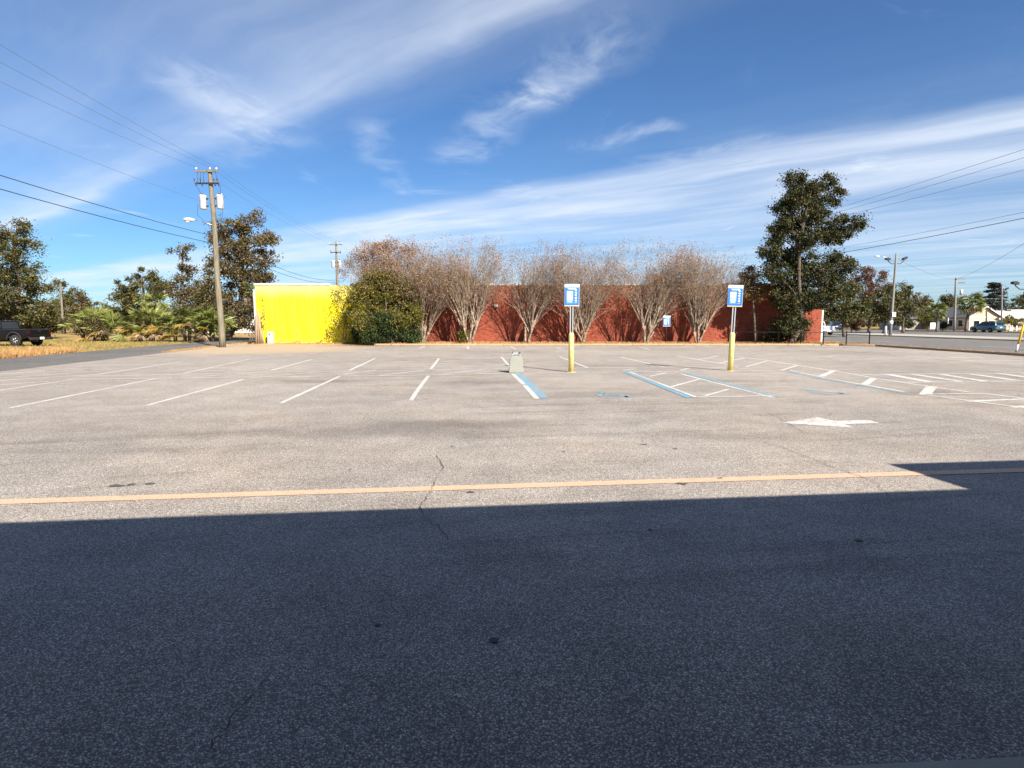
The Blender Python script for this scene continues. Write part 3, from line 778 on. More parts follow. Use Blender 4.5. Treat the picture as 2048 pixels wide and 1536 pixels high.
# ------------------------------------------------------------------ bollards with payment signs
def payment_sign(loc, label, group, tilt=0.0, yaw=0.0, bollard=True, s=1.0):
    r = thing('parking_sign', label, 'sign', loc, yaw, group)
    if bollard:
        b = MB(); b.lathe([(0.092, 0.0), (0.092, 1.26), (0.086, 1.30), (0.070, 1.335), (0.03, 1.35), (0.0, 1.352)], n=20); b.build('bollard', 'bollard_yellow', r)
        b = MB(); b.lathe([(0.19, 0.0), (0.15, 0.012), (0.095, 0.016)], n=14); b.build('footing', 'bollard_yellow', r)
        z0, z1 = 1.33, 2.95
        for sx in (-1, 1):
            b = MB(); b.box((sx * 0.042 + tilt * 0.0, 0.0, (z0 + z1) / 2), (0.034, 0.045, z1 - z0)); b.build('post_flange', 'galvanised', r)
        b = MB(); b.box((0, 0.012, (z0 + z1) / 2), (0.052, 0.006, z1 - z0)); b.build('post_web', 'dark_metal', r)
        w_, h_, zc_ = 0.50, 0.75, 2.62
    else:
        b = MB(); b.tube([(0, 0.02, 0), (0, 0.02, 2.0)], 0.028, 8); b.build('post', 'dark_metal', r)
        w_, h_, zc_ = 0.54, 0.80, 1.68
    bd = MB(); bd.bbox((0, -0.04, zc_), (w_, 0.02, h_), 0.006); brd = bd.build('board', 'sign_white', r)

    def pan(name, mat, x0, x1, y0, y1, dz, parent=brd):
        """panel in board fractions, lifted dz in front of the board"""
        q = MB(); q.box(((x0 + x1 - 1) / 2 * w_, -0.0505 - dz, zc_ - (y0 + y1 - 1) / 2 * h_), ((x1 - x0) * w_, 0.003, (y1 - y0) * h_)); return q.build(name, mat, parent)
    pan('blue_panel', 'sign_blue', 0.015, 0.985, 0.135, 0.955, 0.0)
    pan('logo', 'sign_teal', 0.26, 0.50, 0.055, 0.09, 0.0); pan('logo', 'sign_orange', 0.56, 0.74, 0.05, 0.095, 0.0)
    for x0, x1, y in ((0.20, 0.80, 0.18), (0.27, 0.73, 0.215)): pan('heading', 'sign_white', x0, x1, y, y + 0.018, 0.003)
    pan('code_panel', 'sign_light_blue', 0.13, 0.60, 0.28, 0.87, 0.003)
    pan('white_square', 'sign_white', 0.17, 0.55, 0.33, 0.60, 0.006)
    pan('white_strip', 'sign_white', 0.17, 0.55, 0.645, 0.70, 0.006)
    pan('caption', 'sign_white', 0.20, 0.52, 0.745, 0.765, 0.006); pan('caption', 'sign_white', 0.20, 0.50, 0.79, 0.805, 0.006)
    for i in range(5):
        q = MB(); q.lathe([(0.034 * w_ / 0.5, -0.0515), (0.034 * w_ / 0.5, -0.0555), (0.0, -0.0556)], (0.255 * w_, 0, zc_ + (0.22 - i * 0.118) * h_), 10, 'y'); q.build('step_icon', 'sign_white', brd)
        pan('step_text', 'sign_white', 0.68, 0.84, 0.355 + i * 0.118, 0.367 + i * 0.118, 0.003)
    pan('bottom_strip', 'sign_orange', 0.015, 0.985, 0.965, 0.99, 0.0)
    if tilt: r.rotation_euler[1] = tilt
    return r


payment_sign(G(1142, 744), 'blue and white parking payment sign on the yellow bollard nearer the concrete block', 'signs on yellow bollards')
payment_sign(G(1460, 741.5), 'blue and white parking payment sign on the slightly leaning yellow bollard, right of the other', 'signs on yellow bollards', R(1.6), R(-7))
g = P(1332, 686, 45.3)
payment_sign((g.x, 45.3, 0.12), 'small blue sign on a thin dark post in front of the brick wall', None, 0, 0, False)

c = G(1032.5, 746)
blk = thing('concrete_block', 'tapered grey concrete light base with two steel brackets on top', 'concrete base', (c.x, c.y + 0.2, 0))
b = MB(); b.box((0, 0, 0.285), (0.50, 0.46, 0.57), 0, 0.80); o = b.build('block', 'block_concrete', blk)
md = o.modifiers.new('bevel', 'BEVEL'); md.width = 0.025; md.segments = 3
for sx in (-1, 1):
    b = MB(); b.box((sx * 0.125, 0, 0.63), (0.02, 0.12, 0.14)); b.box((sx * 0.125 - sx * 0.0, -0.02, 0.705), (0.05, 0.06, 0.012)); b.build('bracket', 'dark_metal', blk)
    b = MB(); b.tube([(sx * 0.125, -0.09, 0.56), (sx * 0.125, -0.09, 0.64)], 0.012, 8); b.build('anchor_bolt', 'galvanised', blk)
b = MB(); b.box((0, 0.03, 0.655), (0.226, 0.05, 0.05)); b.build('cross_plate', 'cabinet_grey', blk)


# ------------------------------------------------------------------ utility poles and wires
def insulator(r, p, mat='insulator_white', s=1.0):
    b = MB(); b.lathe([(0.018, 0), (0.02, 0.05), (0.075 * s, 0.06), (0.055 * s, 0.10), (0.07 * s, 0.11), (0.05 * s, 0.15), (0.025, 0.19), (0.0, 0.195)], p, 10); return b.build('insulator', mat, r)


def transformer(r, p, sx):
    b = MB(); b.lathe([(0.0, -0.42), (0.20, -0.42), (0.225, -0.39), (0.225, 0.38), (0.235, 0.40), (0.235, 0.45), (0.19, 0.50), (0.0, 0.51)], p, 18); tk = b.build('transformer', 'tank_grey', r)
    b = MB(); b.lathe([(0.03, 0.47), (0.05, 0.52), (0.03, 0.55), (0.05, 0.58), (0.03, 0.61), (0.04, 0.66), (0.0, 0.70)], (p[0], p[1] - 0.08, p[2]), 10); b.build('bushing', 'insulator_brown', tk)
    b = MB(); b.lathe([(0.02, 0.44), (0.03, 0.56), (0.0, 0.60)], (p[0] + sx * 0.12, p[1], p[2]), 8); b.build('arrester', 'insulator_white', tk)
    for z in (-0.22, 0.26): b = MB(); b.box((p[0] - sx * 0.26, p[1], p[2] + z), (0.16, 0.10, 0.09)); b.build('bracket', 'dark_metal', tk)
    return tk


g = G(445, 694.5)
PT = P(420.5, 341, g.y); PH = PT.z
lean = PT.x - g.x
pole = thing('utility_pole', 'tall weathered wooden power pole with two crossarms, two transformers and a street lamp', 'utility pole', (g.x, g.y, 0))
at = lambda z: lean * z / PH
b = MB(); b.tube([(at(z) + 0.03 * math.sin(z), 0.02 * math.cos(z * 1.3), z) for z in np.linspace(-0.1, PH, 14)], [0.215 - 0.085 * k / 13 for k in range(14)], 14); b.build('pole', 'pole_wood', pole)
zt = P(420, 340.5, g.y).z - 0.10
xa = P(394, 340, g.y).x - g.x; xb = P(438, 340, g.y).x - g.x
b = MB(); b.box(((xa + xb) / 2, -0.17, zt), (xb - xa, 0.10, 0.12)); b.build('crossarm', 'pole_wood', pole)
top_ins = []
for px in (395, 422, 435):
    x = P(px, 335, g.y).x - g.x; insulator(pole, (x, -0.17, zt + 0.06)); top_ins.append(Vector((g.x + x, g.y - 0.17, zt + 0.26)))
z2 = P(424, 368, g.y).z
xa = P(397, 368, g.y).x - g.x; xb = P(438, 368, g.y).x - g.x
b = MB(); b.box(((xa + xb) / 2, -0.20, z2), (xb - xa, 0.09, 0.10)); b.build('crossarm', 'dark_metal', pole)
for px in (395, 407, 433, 440):
    x = P(px, 365, g.y).x - g.x
    b = MB(); b.tube([(x - 0.10, -0.27, z2 + 0.30), (x, -0.27, z2 + 0.06), (x + 0.05, -0.27, z2 - 0.20)], [0.03, 0.05, 0.03], 8)
    b.lathe([(0.06, -0.03), (0.035, 0.0), (0.06, 0.03), (0.035, 0.06), (0.06, 0.09)], (x, -0.24, z2), 8); b.build('fuse_cutout', 'insulator_brown', pole)
zT = P(420, 406, g.y).z
transformer(pole, (P(407, 406, g.y).x - g.x, -0.05, zT), -1)
transformer(pole, (P(441, 406, g.y).x - g.x, -0.05, zT + 0.02), 1)
for pts in [[(398, 346), (399, 366)], [(405, 346), (404, 366)], [(410, 346), (411, 368)], [(433, 344), (442, 372)], [(398, 376), (410, 398)], [(438, 392), (446, 390), (454, 397)], [(399, 410), (398, 430), (410, 442), (420, 446)], [(449, 410), (448, 430), (445, 446)], [(432, 425), (440, 446)], [(444, 372), (444, 395)]]:
    b = MB(); b.tube([(P(x_, y_, g.y).x - g.x, -0.22, P(x_, y_, g.y).z) for x_, y_ in pts], 0.012, 5); b.build('jumper_wire', 'cable_black', pole)
zl = P(425, 448, g.y).z
b = MB(); b.tube([(at(zl), -0.1, zl - 0.1), (P(412, 444, g.y).x - g.x, -0.1, zl + 0.06), (P(400, 440.5, g.y).x - g.x, -0.1, zl + 0.22), (P(389, 439.5, g.y).x - g.x, -0.1, zl + 0.24)], 0.024, 8); b.build('lamp_arm', 'galvanised', pole)
xl = P(380.5, 439, g.y).x - g.x
b = MB(); b.tube([(xl - 0.42, -0.1, zl + 0.27), (xl - 0.34, -0.1, zl + 0.275), (xl - 0.1, -0.1, zl + 0.28), (xl + 0.18, -0.1, zl + 0.26), (xl + 0.36, -0.1, zl + 0.245)], [0.03, 0.11, 0.15, 0.11, 0.05], 12); lh = b.build('lamp_head', 'tank_grey', pole)
b = MB(); b.tube([(xl - 0.30, -0.1, zl + 0.20), (xl - 0.12, -0.1, zl + 0.14), (xl + 0.06, -0.1, zl + 0.19)], [0.05, 0.10, 0.05], 10); b.build('lens', 'insulator_white', lh)

# second pole of the line, behind the brick building
D2 = 80.0
t2 = P(672, 484, D2)
pole2 = thing('utility_pole', 'distant power pole with a crossarm and transformers rising behind the yellow wall', 'utility pole', (t2.x, D2, 0))
b = MB(); b.tube([(0, 0, z) for z in np.linspace(0, t2.z, 6)], [0.2 - 0.014 * k for k in range(6)], 10); b.build('pole', 'pole_wood', pole2)
b = MB(); b.box((0, -0.16, t2.z - 0.35), (1.75, 0.10, 0.12)); b.build('crossarm', 'pole_wood', pole2)
ins2 = []
for x in (-0.8, 0.2, 0.8): insulator(pole2, (x, -0.16, t2.z - 0.29)); ins2.append(Vector((t2.x + x, D2 - 0.16, t2.z - 0.09)))
b = MB(); b.box((0, -0.18, t2.z - 1.35), (1.3, 0.08, 0.10)); b.build('crossarm', 'dark_metal', pole2)
for x in (-0.65, 0.6):
    b = MB(); b.tube([(x - 0.06, -0.25, t2.z - 1.1), (x, -0.25, t2.z - 1.3), (x + 0.04, -0.25, t2.z - 1.55)], [0.03, 0.05, 0.03], 8); b.build('fuse_cutout', 'insulator_brown', pole2)
transformer(pole2, (-0.42, -0.1, t2.z - 2.9), -1); transformer(pole2, (0.45, -0.1, t2.z - 2.9), 1)

# bare thin pole in the field
D3 = 92.0
b3 = P(127, 664, D3); t3 = P(121, 568, D3)
p3 = thing('bare_pole', 'slim pale leaning wooden pole standing among the trees behind the black pickup', 'pole', (b3.x, D3, 0))
b = MB(); b.tube([((t3.x - b3.x) * k, 0, t3.z * k) for k in np.linspace(0, 1, 6)], [0.19, 0.18, 0.17, 0.155, 0.14, 0.13], 10); b.build('pole', 'pole_wood', p3)
b = MB(); b.box((t3.x - b3.x, 0, t3.z + 0.02), (0.2, 0.2, 0.05)); b.build('cap', 'galvanised', p3)


def wire(p, q, sag, r, label, group, mat='wire_grey', n=24, curl=False):
    pts = [ext(Vector(p), Vector(q), k) - Vector((0, 0, sag * 4 * k * (1 - k))) for k in np.linspace(0, 1, n)]
    b = MB(); b.tube(pts, r, 5); return tag(b.build('power_line', mat), label, 'wire', group)


nx = Vector((g.x + 3.0, g.y - 56, 0))
gw = 'overhead wires along the side street'
for i, nm in enumerate(('lowest of the three wires running up left from the pole top', 'middle one of the three wires running up left from the pole top', 'highest of the three wires running up left from the pole top')):
    wire(top_ins[i], nx + Vector((-0.9 + 0.85 * i, 0, 13.0 + (-0.9, 0.1, 1.1)[i])), 1.1, 0.008, nm, gw)
    wire(top_ins[i], ins2[i], 0.5, 0.008, ('left', 'middle', 'right')[i] + ' one of the thin wires from the pole top to the distant pole', gw)
nz = P(428, 410, g.y).z
wire((g.x + at(nz), g.y, nz), nx + Vector((0.2, 0, 10.6)), 1.0, 0.007, 'single neutral wire meeting the tall pole beside its transformers', gw)
for i, (py, zn, py2, d_) in enumerate(((472, 8.9, 560, 'upper'), (487, 8.35, 565, 'lower'))):
    z = P(430, py, g.y).z
    wire((g.x + at(z) - 0.1, g.y - 0.1, z), nx + Vector((0, 0, zn)), 0.9, 0.017, d_ + ' one of the two thick black cables left of the tall pole', gw, 'cable_black')
    wire((g.x + at(z) + 0.1, g.y + 0.1, z), (t2.x, D2 - 0.1, P(672, py2, D2).z), 0.9, 0.018, d_ + ' one of the two black cables above the yellow wall', gw, 'cable_black')

# line along the main road: pole hidden in the big tree, wires out to the right
hp = thing('utility_pole', 'roadside power pole mostly hidden behind the big dark evergreen tree', 'utility pole', (26.6, 62, 0))
b = MB(); b.tube([(0, 0, z) for z in np.linspace(0, 11.4, 6)], [0.2 - 0.014 * k for k in range(6)], 10); b.build('pole', 'pole_wood', hp)
b = MB(); b.box((0, -0.16, 10.9), (2.2, 0.10, 0.12)); b.build('crossarm', 'pole_wood', hp)
for x in (-1.0, 0.0, 1.0): insulator(hp, (x, -0.16, 10.96))
gr = 'overhead wires along the main road'
for i, (x, py, lb) in enumerate(((-1.0, 280, 'highest of the three wires right of the evergreen tree'), (0.0, 297, 'middle of the three upper wires right of the evergreen tree'), (1.0, 322, 'lowest of the three upper wires right of the evergreen tree'))):
    q = P(2048, py, 30.0 + 0.9 * i); p_ = Vector((26.6 + x, 61.84, 11.15)); wire(p_, p_ + (q - p_) * 1.9, 0.45, 0.010, lb, gr)
for i, (py, z) in enumerate(((404, 8.2), (416, 7.7))):
    q = P(2048, py, 30.2); p_ = Vector((26.6, 61.9, z)); wire(p_, p_ + (q - p_) * 1.9, 0.5, (0.008, 0.017)[i], ('thin upper', 'thicker lower')[i] + ' one of the low wire pair right of the evergreen tree', gr, 'cable_black')


# light poles and signs on the right
def flood_pole(px, py0, py1, px1, D, label, s=1.0, arm=True, extras=False):
    g = P(px, py0, D); tp = P(px1, py1, D); r = thing('light_pole', label, 'light pole', (g.x, D, 0), 0, 'floodlight poles beside the road')
    ln = tp.x - g.x; H = tp.z
    b = MB(); b.tube([(ln * k, 0, H * k) for k in np.linspace(0, 1, 7)], [0.185 - 0.012 * i for i in range(7)], 10); b.build('pole', 'grey_pole', r)
    if arm:
        for sx, up in ((-1, 0.0), (1, 0.06)):
            b = MB(); b.tube([(ln * 0.93, 0, H - 1.25), (ln + sx * 0.55, 0, H - 1.25), (ln + sx * 0.95, 0, H - 0.95 + up), (ln + sx * 1.05, 0, H - 0.75 + up)], 0.045, 6); b.build('arm', 'dark_metal', r)
            b = MB(); b.prism([(-0.36, -0.12), (0.36, -0.24), (0.40, 0.06), (0.0, 0.24), (-0.36, 0.16)] if sx < 0 else [(-0.40, -0.30), (0.20, -0.16), (0.40, 0.22), (0.25, 0.32), (-0.30, 0.05)], -0.25, 0.25, 'y'); o = b.build('floodlight', 'dark_metal', r, (ln + sx * 1.05, 0, H - 0.66 + up)); o.scale = (0.72, 0.8, 0.72)
    if extras:
        b = MB(); b.tube([(ln - 0.1, 0, H - 1.0), (ln - 1.3, 0, H - 0.45), (ln - 2.1, 0, H - 0.35)], 0.03, 6); b.build('lamp_arm', 'galvanised', r)
        b = MB(); b.tube([(ln - 2.0, 0, H - 0.36), (ln - 2.3, 0, H - 0.33), (ln - 2.7, 0, H - 0.36)], [0.05, 0.12, 0.04], 8); b.build('lamp_head', 'tank_grey', r)
        z = P(px, 629, D).z; b = MB(); b.box((ln * z / H + 0.15, -0.24, z), (0.42, 0.03, 0.56)); b.build('sign_plate', 'sign_white', r)
        z = P(px, 645, D).z; b = MB(); b.lathe([(0.215, z - 0.22), (0.215, z + 0.22)], (ln * z / H, 0, 0), 10); b.build('band', 'sign_white', r)
    return r


lp = flood_pole(1780, 672, 507, 1793, 75, 'tall grey pole with two floodlights and a white sign on the median', extras=True)
flood_pole(2005, 636, 571, 2004, 120, 'far floodlight pole rising beside the dark conifer')
fp4 = flood_pole(2052, 690, 552, 2053, 58, 'pole at the right edge of the picture carrying a floodlight')
up = P(1912, 556, 108)
hp2 = thing('utility_pole', 'grey power pole with a short crossarm in front of the low house', 'utility pole', (P(1909, 657, 108).x, 108, 0.08))
b = MB(); b.tube([((up.x - P(1909, 657, 108).x) * k, 0, up.z * k) for k in np.linspace(0, 1, 5)], [0.2, 0.19, 0.18, 0.17, 0.15], 10); b.build('pole', 'grey_pole', hp2)
b = MB(); b.box((0.3, -0.2, up.z - 0.25), (1.7, 0.1, 0.12)); b.build('crossarm', 'pole_wood', hp2)
b = MB(); b.box((0.5, -0.2, up.z - 0.95), (1.2, 0.1, 0.10)); b.build('crossarm', 'dark_metal', hp2)
b = MB(); b.lathe([(0.0, -0.5), (0.24, -0.5), (0.24, 0.45), (0.0, 0.5)], (0.65, -0.1, up.z - 2.6), 12); b.build('transformer', 'tank_grey', hp2)
for a_, b_, z1, z2, lb in (((108, up.x, up.z - 0.2), (58, P(2052, 560, 58).x, 9.5), 0.4, 0, 'thin high wire between the house pole and the right edge'), ((75, P(1793, 507, 75).x, 9.6), (108, up.x, up.z - 0.3), 0.5, 0, 'thin wire from the floodlight pole to the house pole'), ((120, P(2004, 600, 120).x, 6.6), (108, up.x, up.z - 3.0), 0.5, 0, 'low thin wire strung in front of the palms')):
    wire((a_[1], a_[0], a_[2]), (b_[1], b_[0], b_[2]), z1, 0.016, lb, gr)
gp = P(1771, 670, 76)
b = MB(); b.lathe([(0.11, 0), (0.11, 0.95), (0.085, 1.02), (0.085, 1.12), (0.0, 1.15)], (0, 0, 0), 12); o = b.build('marker_post', 'sign_white', None, (gp.x, 76, 0.12)); tag(o, 'short white marker post beside the floodlight pole', 'post')
# guy wire with yellow guard at the right edge
ga = G(2033, 706); gg = thing('guy_wire', 'slanting guy wire with a yellow plastic guard at the right edge', 'guy wire', (28.3, 33.7, 0.0))
dirv = Vector((0.27, 0.10, 0.955))
b = MB(); b.tube([(0, 0, 0), dirv * 9], 0.012, 5); b.build('cable', 'wire_grey', gg)
b = MB(); b.tube([dirv * 0.08, dirv * 0.5], 0.045, 8); b.build('guard', 'sign_white', gg)
b = MB(); b.tube([dirv * 0.5, dirv * 2.4], 0.055, 8); b.build('guard', 'guard_yellow', gg)
b = MB(); b.tube([(-0.06, 0, -0.03), (0.03, 0, 0.12)], 0.05, 8); b.build('anchor', 'dark_metal', gg)

# ------------------------------------------------------------------ pipe rail fence at the corner of the bed
fa, fb = Vector((26.0, 43.75, 0.12)), Vector((16.8, 45.35, 0.12))
fence = thing('rail_fence', 'low black pipe rail fence along the corner of the lot', 'fence', fa)
nf = 6
b0 = None
for i in range(nf + 1):
    p_ = (fb - fa) * (i / nf)
    if b0 is None:
        b = MB(); b.lathe([(0.04, -0.03), (0.04, 0.90), (0.048, 0.905), (0.04, 0.94), (0.0, 0.95)], n=10); o = b.build('post', 'black_rail', fence); b0 = o.data
    else: o = link('post', b0, fence)
    o.location = p_
for z in (0.86,):
    b = MB(); b.tube([Vector((0, 0, z)), (fb - fa) + Vector((0, 0, z))], 0.032, 8); b.build('rail', 'black_rail', fence)
b = MB(); b.tube([Vector((0, 0, 0.10)), (fb - fa) + Vector((0, 0, 0.10))], 0.012, 6); b.build('rail', 'black_rail', fence)

# electrical cabinet and old timber at the yellow corner
cb = P(538.5, 690, 47.2)
cab = thing('meter_cabinet', 'pale grey utility cabinet standing against the yellow wall', 'utility box', (cb.x, 47.55, -0.006))
b = MB(); b.bbox((0, 0, 0.52), (0.46, 0.34, 0.96), 0.02); b.build('body', 'cabinet_grey', cab)
b = MB(); b.box((0, 0, 0.02), (0.52, 0.40, 0.06)); b.build('base', 'concrete', cab)
b = MB(); b.box((0, -0.176, 0.55), (0.40, 0.008, 0.80)); d_ = b.build('door', 'cabinet_grey', cab)
b = MB(); b.box((-0.03, -0.186, 0.76), (0.08, 0.012, 0.08)); b.build('lock', 'dark_metal', d_)
for (px, h, tx, ty, lb) in ((511, 2.45, 0.10, 0.0, 'weathered timber post, leftmost of those at the yellow corner'), (516, 2.75, -0.02, 0.1, 'tallest weathered timber post leaning on the yellow corner'), (521, 2.3, -0.12, 0.05, 'weathered timber post leaning right against the yellow wall'), (526, 1.5, -0.30, 0.0, 'short timber post by the utility cabinet')):
    p_ = P(px, 689, 47.2); r = thing('timber_post', lb, 'post', (p_.x, 47.35, -0.01), 0, 'old timber posts at the yellow corner')
    b = MB(); b.tube([(0, 0, 0), (tx * 0.4, ty * 0.4 + 0.01, h * 0.45), (tx, ty, h)], [0.085, 0.08, 0.07], 8); b.build('shaft', 'timber', r)
p_ = P(502, 689, 47.2); r = thing('leaning_board', 'dark short boards propped beside the timber posts', 'board', (p_.x - 0.1, 47.3, -0.01))
for dx in (0, 0.16):
    b = MB(); b.tube([(dx - 0.12, -0.1, 0), (dx + 0.26, 0.05, 1.0)], [0.05, 0.045], 5); b.build('board', 'bark', r)


# ------------------------------------------------------------------ vehicles (forward = +X)
def wheel(r, x, y, rad, wd=0.25):
    sy = 1 if y > 0 else -1
    b = MB(); b.lathe([(rad * 0.62, -wd / 2), (rad * 0.93, -wd / 2), (rad, -wd / 2 + 0.04), (rad, wd / 2 - 0.04), (rad * 0.93, wd / 2), (rad * 0.62, wd / 2)], (0, 0, 0), 22, 'y'); wl = b.build('wheel', 'rubber', r, (x, y, rad))
    b = MB(); b.lathe([(rad * 0.62, -wd / 2 + 0.02), (rad * 0.60, wd / 2 - 0.05), (rad * 0.2, wd / 2 - 0.02), (0.0, wd / 2)], (0, 0, 0), 14, 'y')
    for k in range(6):
        a = k * PI / 3; b.tube([(0, sy * wd / 2 * 1.02, 0), (rad * 0.58 * math.cos(a), sy * wd / 2 * 0.96, rad * 0.58 * math.sin(a))], [0.05, 0.035], 5)
    b.build('rim', 'alloy', wl)
    return wl


def arch_profile(x0, x1, z0, z1, axles, ra, top):
    """lower body outline (x,z), counter-clockwise: bottom with wheel arches, then the given top points back to the start"""
    pts = [(x0, z0)]
    for ax in axles:
        for k in range(9):
            a = PI - PI * k / 8; pts.append((ax + ra * math.cos(a), z0 + 0.02 + ra * math.sin(a) * 1.0))
    pts.append((x1, z0)); return pts + top


def loft(b, lo, hi):
    """lo/hi: four corners each (x,y,z), ccw from above"""
    b.add(list(lo) + list(hi), [(3, 2, 1, 0), (4, 5, 6, 7), (0, 1, 5, 4), (1, 2, 6, 5), (2, 3, 7, 6), (3, 0, 4, 7)])


def bev(o, w_=0.05, s=3):
    md = o.modifiers.new('bevel', 'BEVEL'); md.width = w_; md.segments = s; md.limit_method = 'ANGLE'; md.angle_limit = R(28)
    for p_ in o.data.polygons: p_.use_smooth = True
    return o


def suv(loc, rz, paint, label, s=1.0):
    r = thing('suv', label, 'car', loc, rz, None); r.scale = (s, s, s)
    top = [(2.32, 0.52), (2.34, 0.74), (2.22, 0.95), (1.15, 1.08), (-2.28, 1.10), (-2.40, 0.95), (-2.42, 0.55)]
    b = MB(); b.prism(arch_profile(-2.38, 2.28, 0.30, 0, (-1.42, 1.42), 0.43, top), -0.94, 0.94, 'y'); bev(b.build('body', paint, r), 0.06)
    b = MB(); loft(b, [(-2.30, -0.88, 1.08), (1.20, -0.88, 1.07), (1.20, 0.88, 1.07), (-2.30, 0.88, 1.08)], [(-2.02, -0.68, 1.74), (0.28, -0.68, 1.76), (0.28, 0.68, 1.76), (-2.02, 0.68, 1.74)]); cab = bev(b.build('cabin', paint, r), 0.06)
    for sy in (-1, 1):
        for x0, x1, x2, x3 in ((-2.02, -1.12, -1.20, -1.88), (-1.02, -0.06, -0.12, -1.08), (0.04, 0.98, 0.26, -0.02)):
            q = MB(); y0, y1 = 0.885 - 0.02, 0.70 + 0.012
            q.add([(x0, sy * 0.874, 1.15), (x1, sy * 0.874, 1.15), (x2, sy * 0.715, 1.66), (x3, sy * 0.715, 1.66)], [(0, 1, 2, 3) if sy < 0 else (3, 2, 1, 0)]); q.build('window', 'dark_glass', cab)
        q = MB(); q.box((0.95, sy * 1.03, 1.14), (0.16, 0.16, 0.14)); q.build('mirror', paint, r)
        q = MB(); q.box((-2.40, sy * 0.78, 0.98), (0.08, 0.20, 0.24)); q.build('tail_light', 'tail_red', r)
        q = MB(); q.box((2.26, sy * 0.72, 0.80), (0.12, 0.30, 0.14)); q.build('headlight', 'insulator_white', r)
        q = MB(); q.tube([(-1.8, sy * 0.62, 1.79), (0.1, sy * 0.62, 1.81)], 0.02, 5); q.build('roof_rail', 'dark_metal', r)
    q = MB(); q.add([(-2.302, 0.72, 1.20), (-2.302, -0.72, 1.20), (-2.075, -0.60, 1.66), (-2.075, 0.60, 1.66)], [(0, 1, 2, 3)]); q.build('rear_window', 'dark_glass', cab)
    q = MB(); q.add([(1.16, -0.76, 1.16), (1.16, 0.76, 1.16), (0.36, 0.62, 1.70), (0.36, -0.62, 1.70)], [(0, 1, 2, 3)]); q.build('windscreen', 'dark_glass', cab)
    q = MB(); q.box((-2.44, 0, 0.52), (0.12, 1.75, 0.22)); bev(q.build('bumper', 'dark_metal', r), 0.03)
    q = MB(); q.box((-2.43, 0, 0.82), (0.02, 0.34, 0.16)); q.build('number_plate', 'plate_white', r)
    for x in (-1.42, 1.42):
        for y in (-0.82, 0.82): wheel(r, x, y, 0.36)
    return r


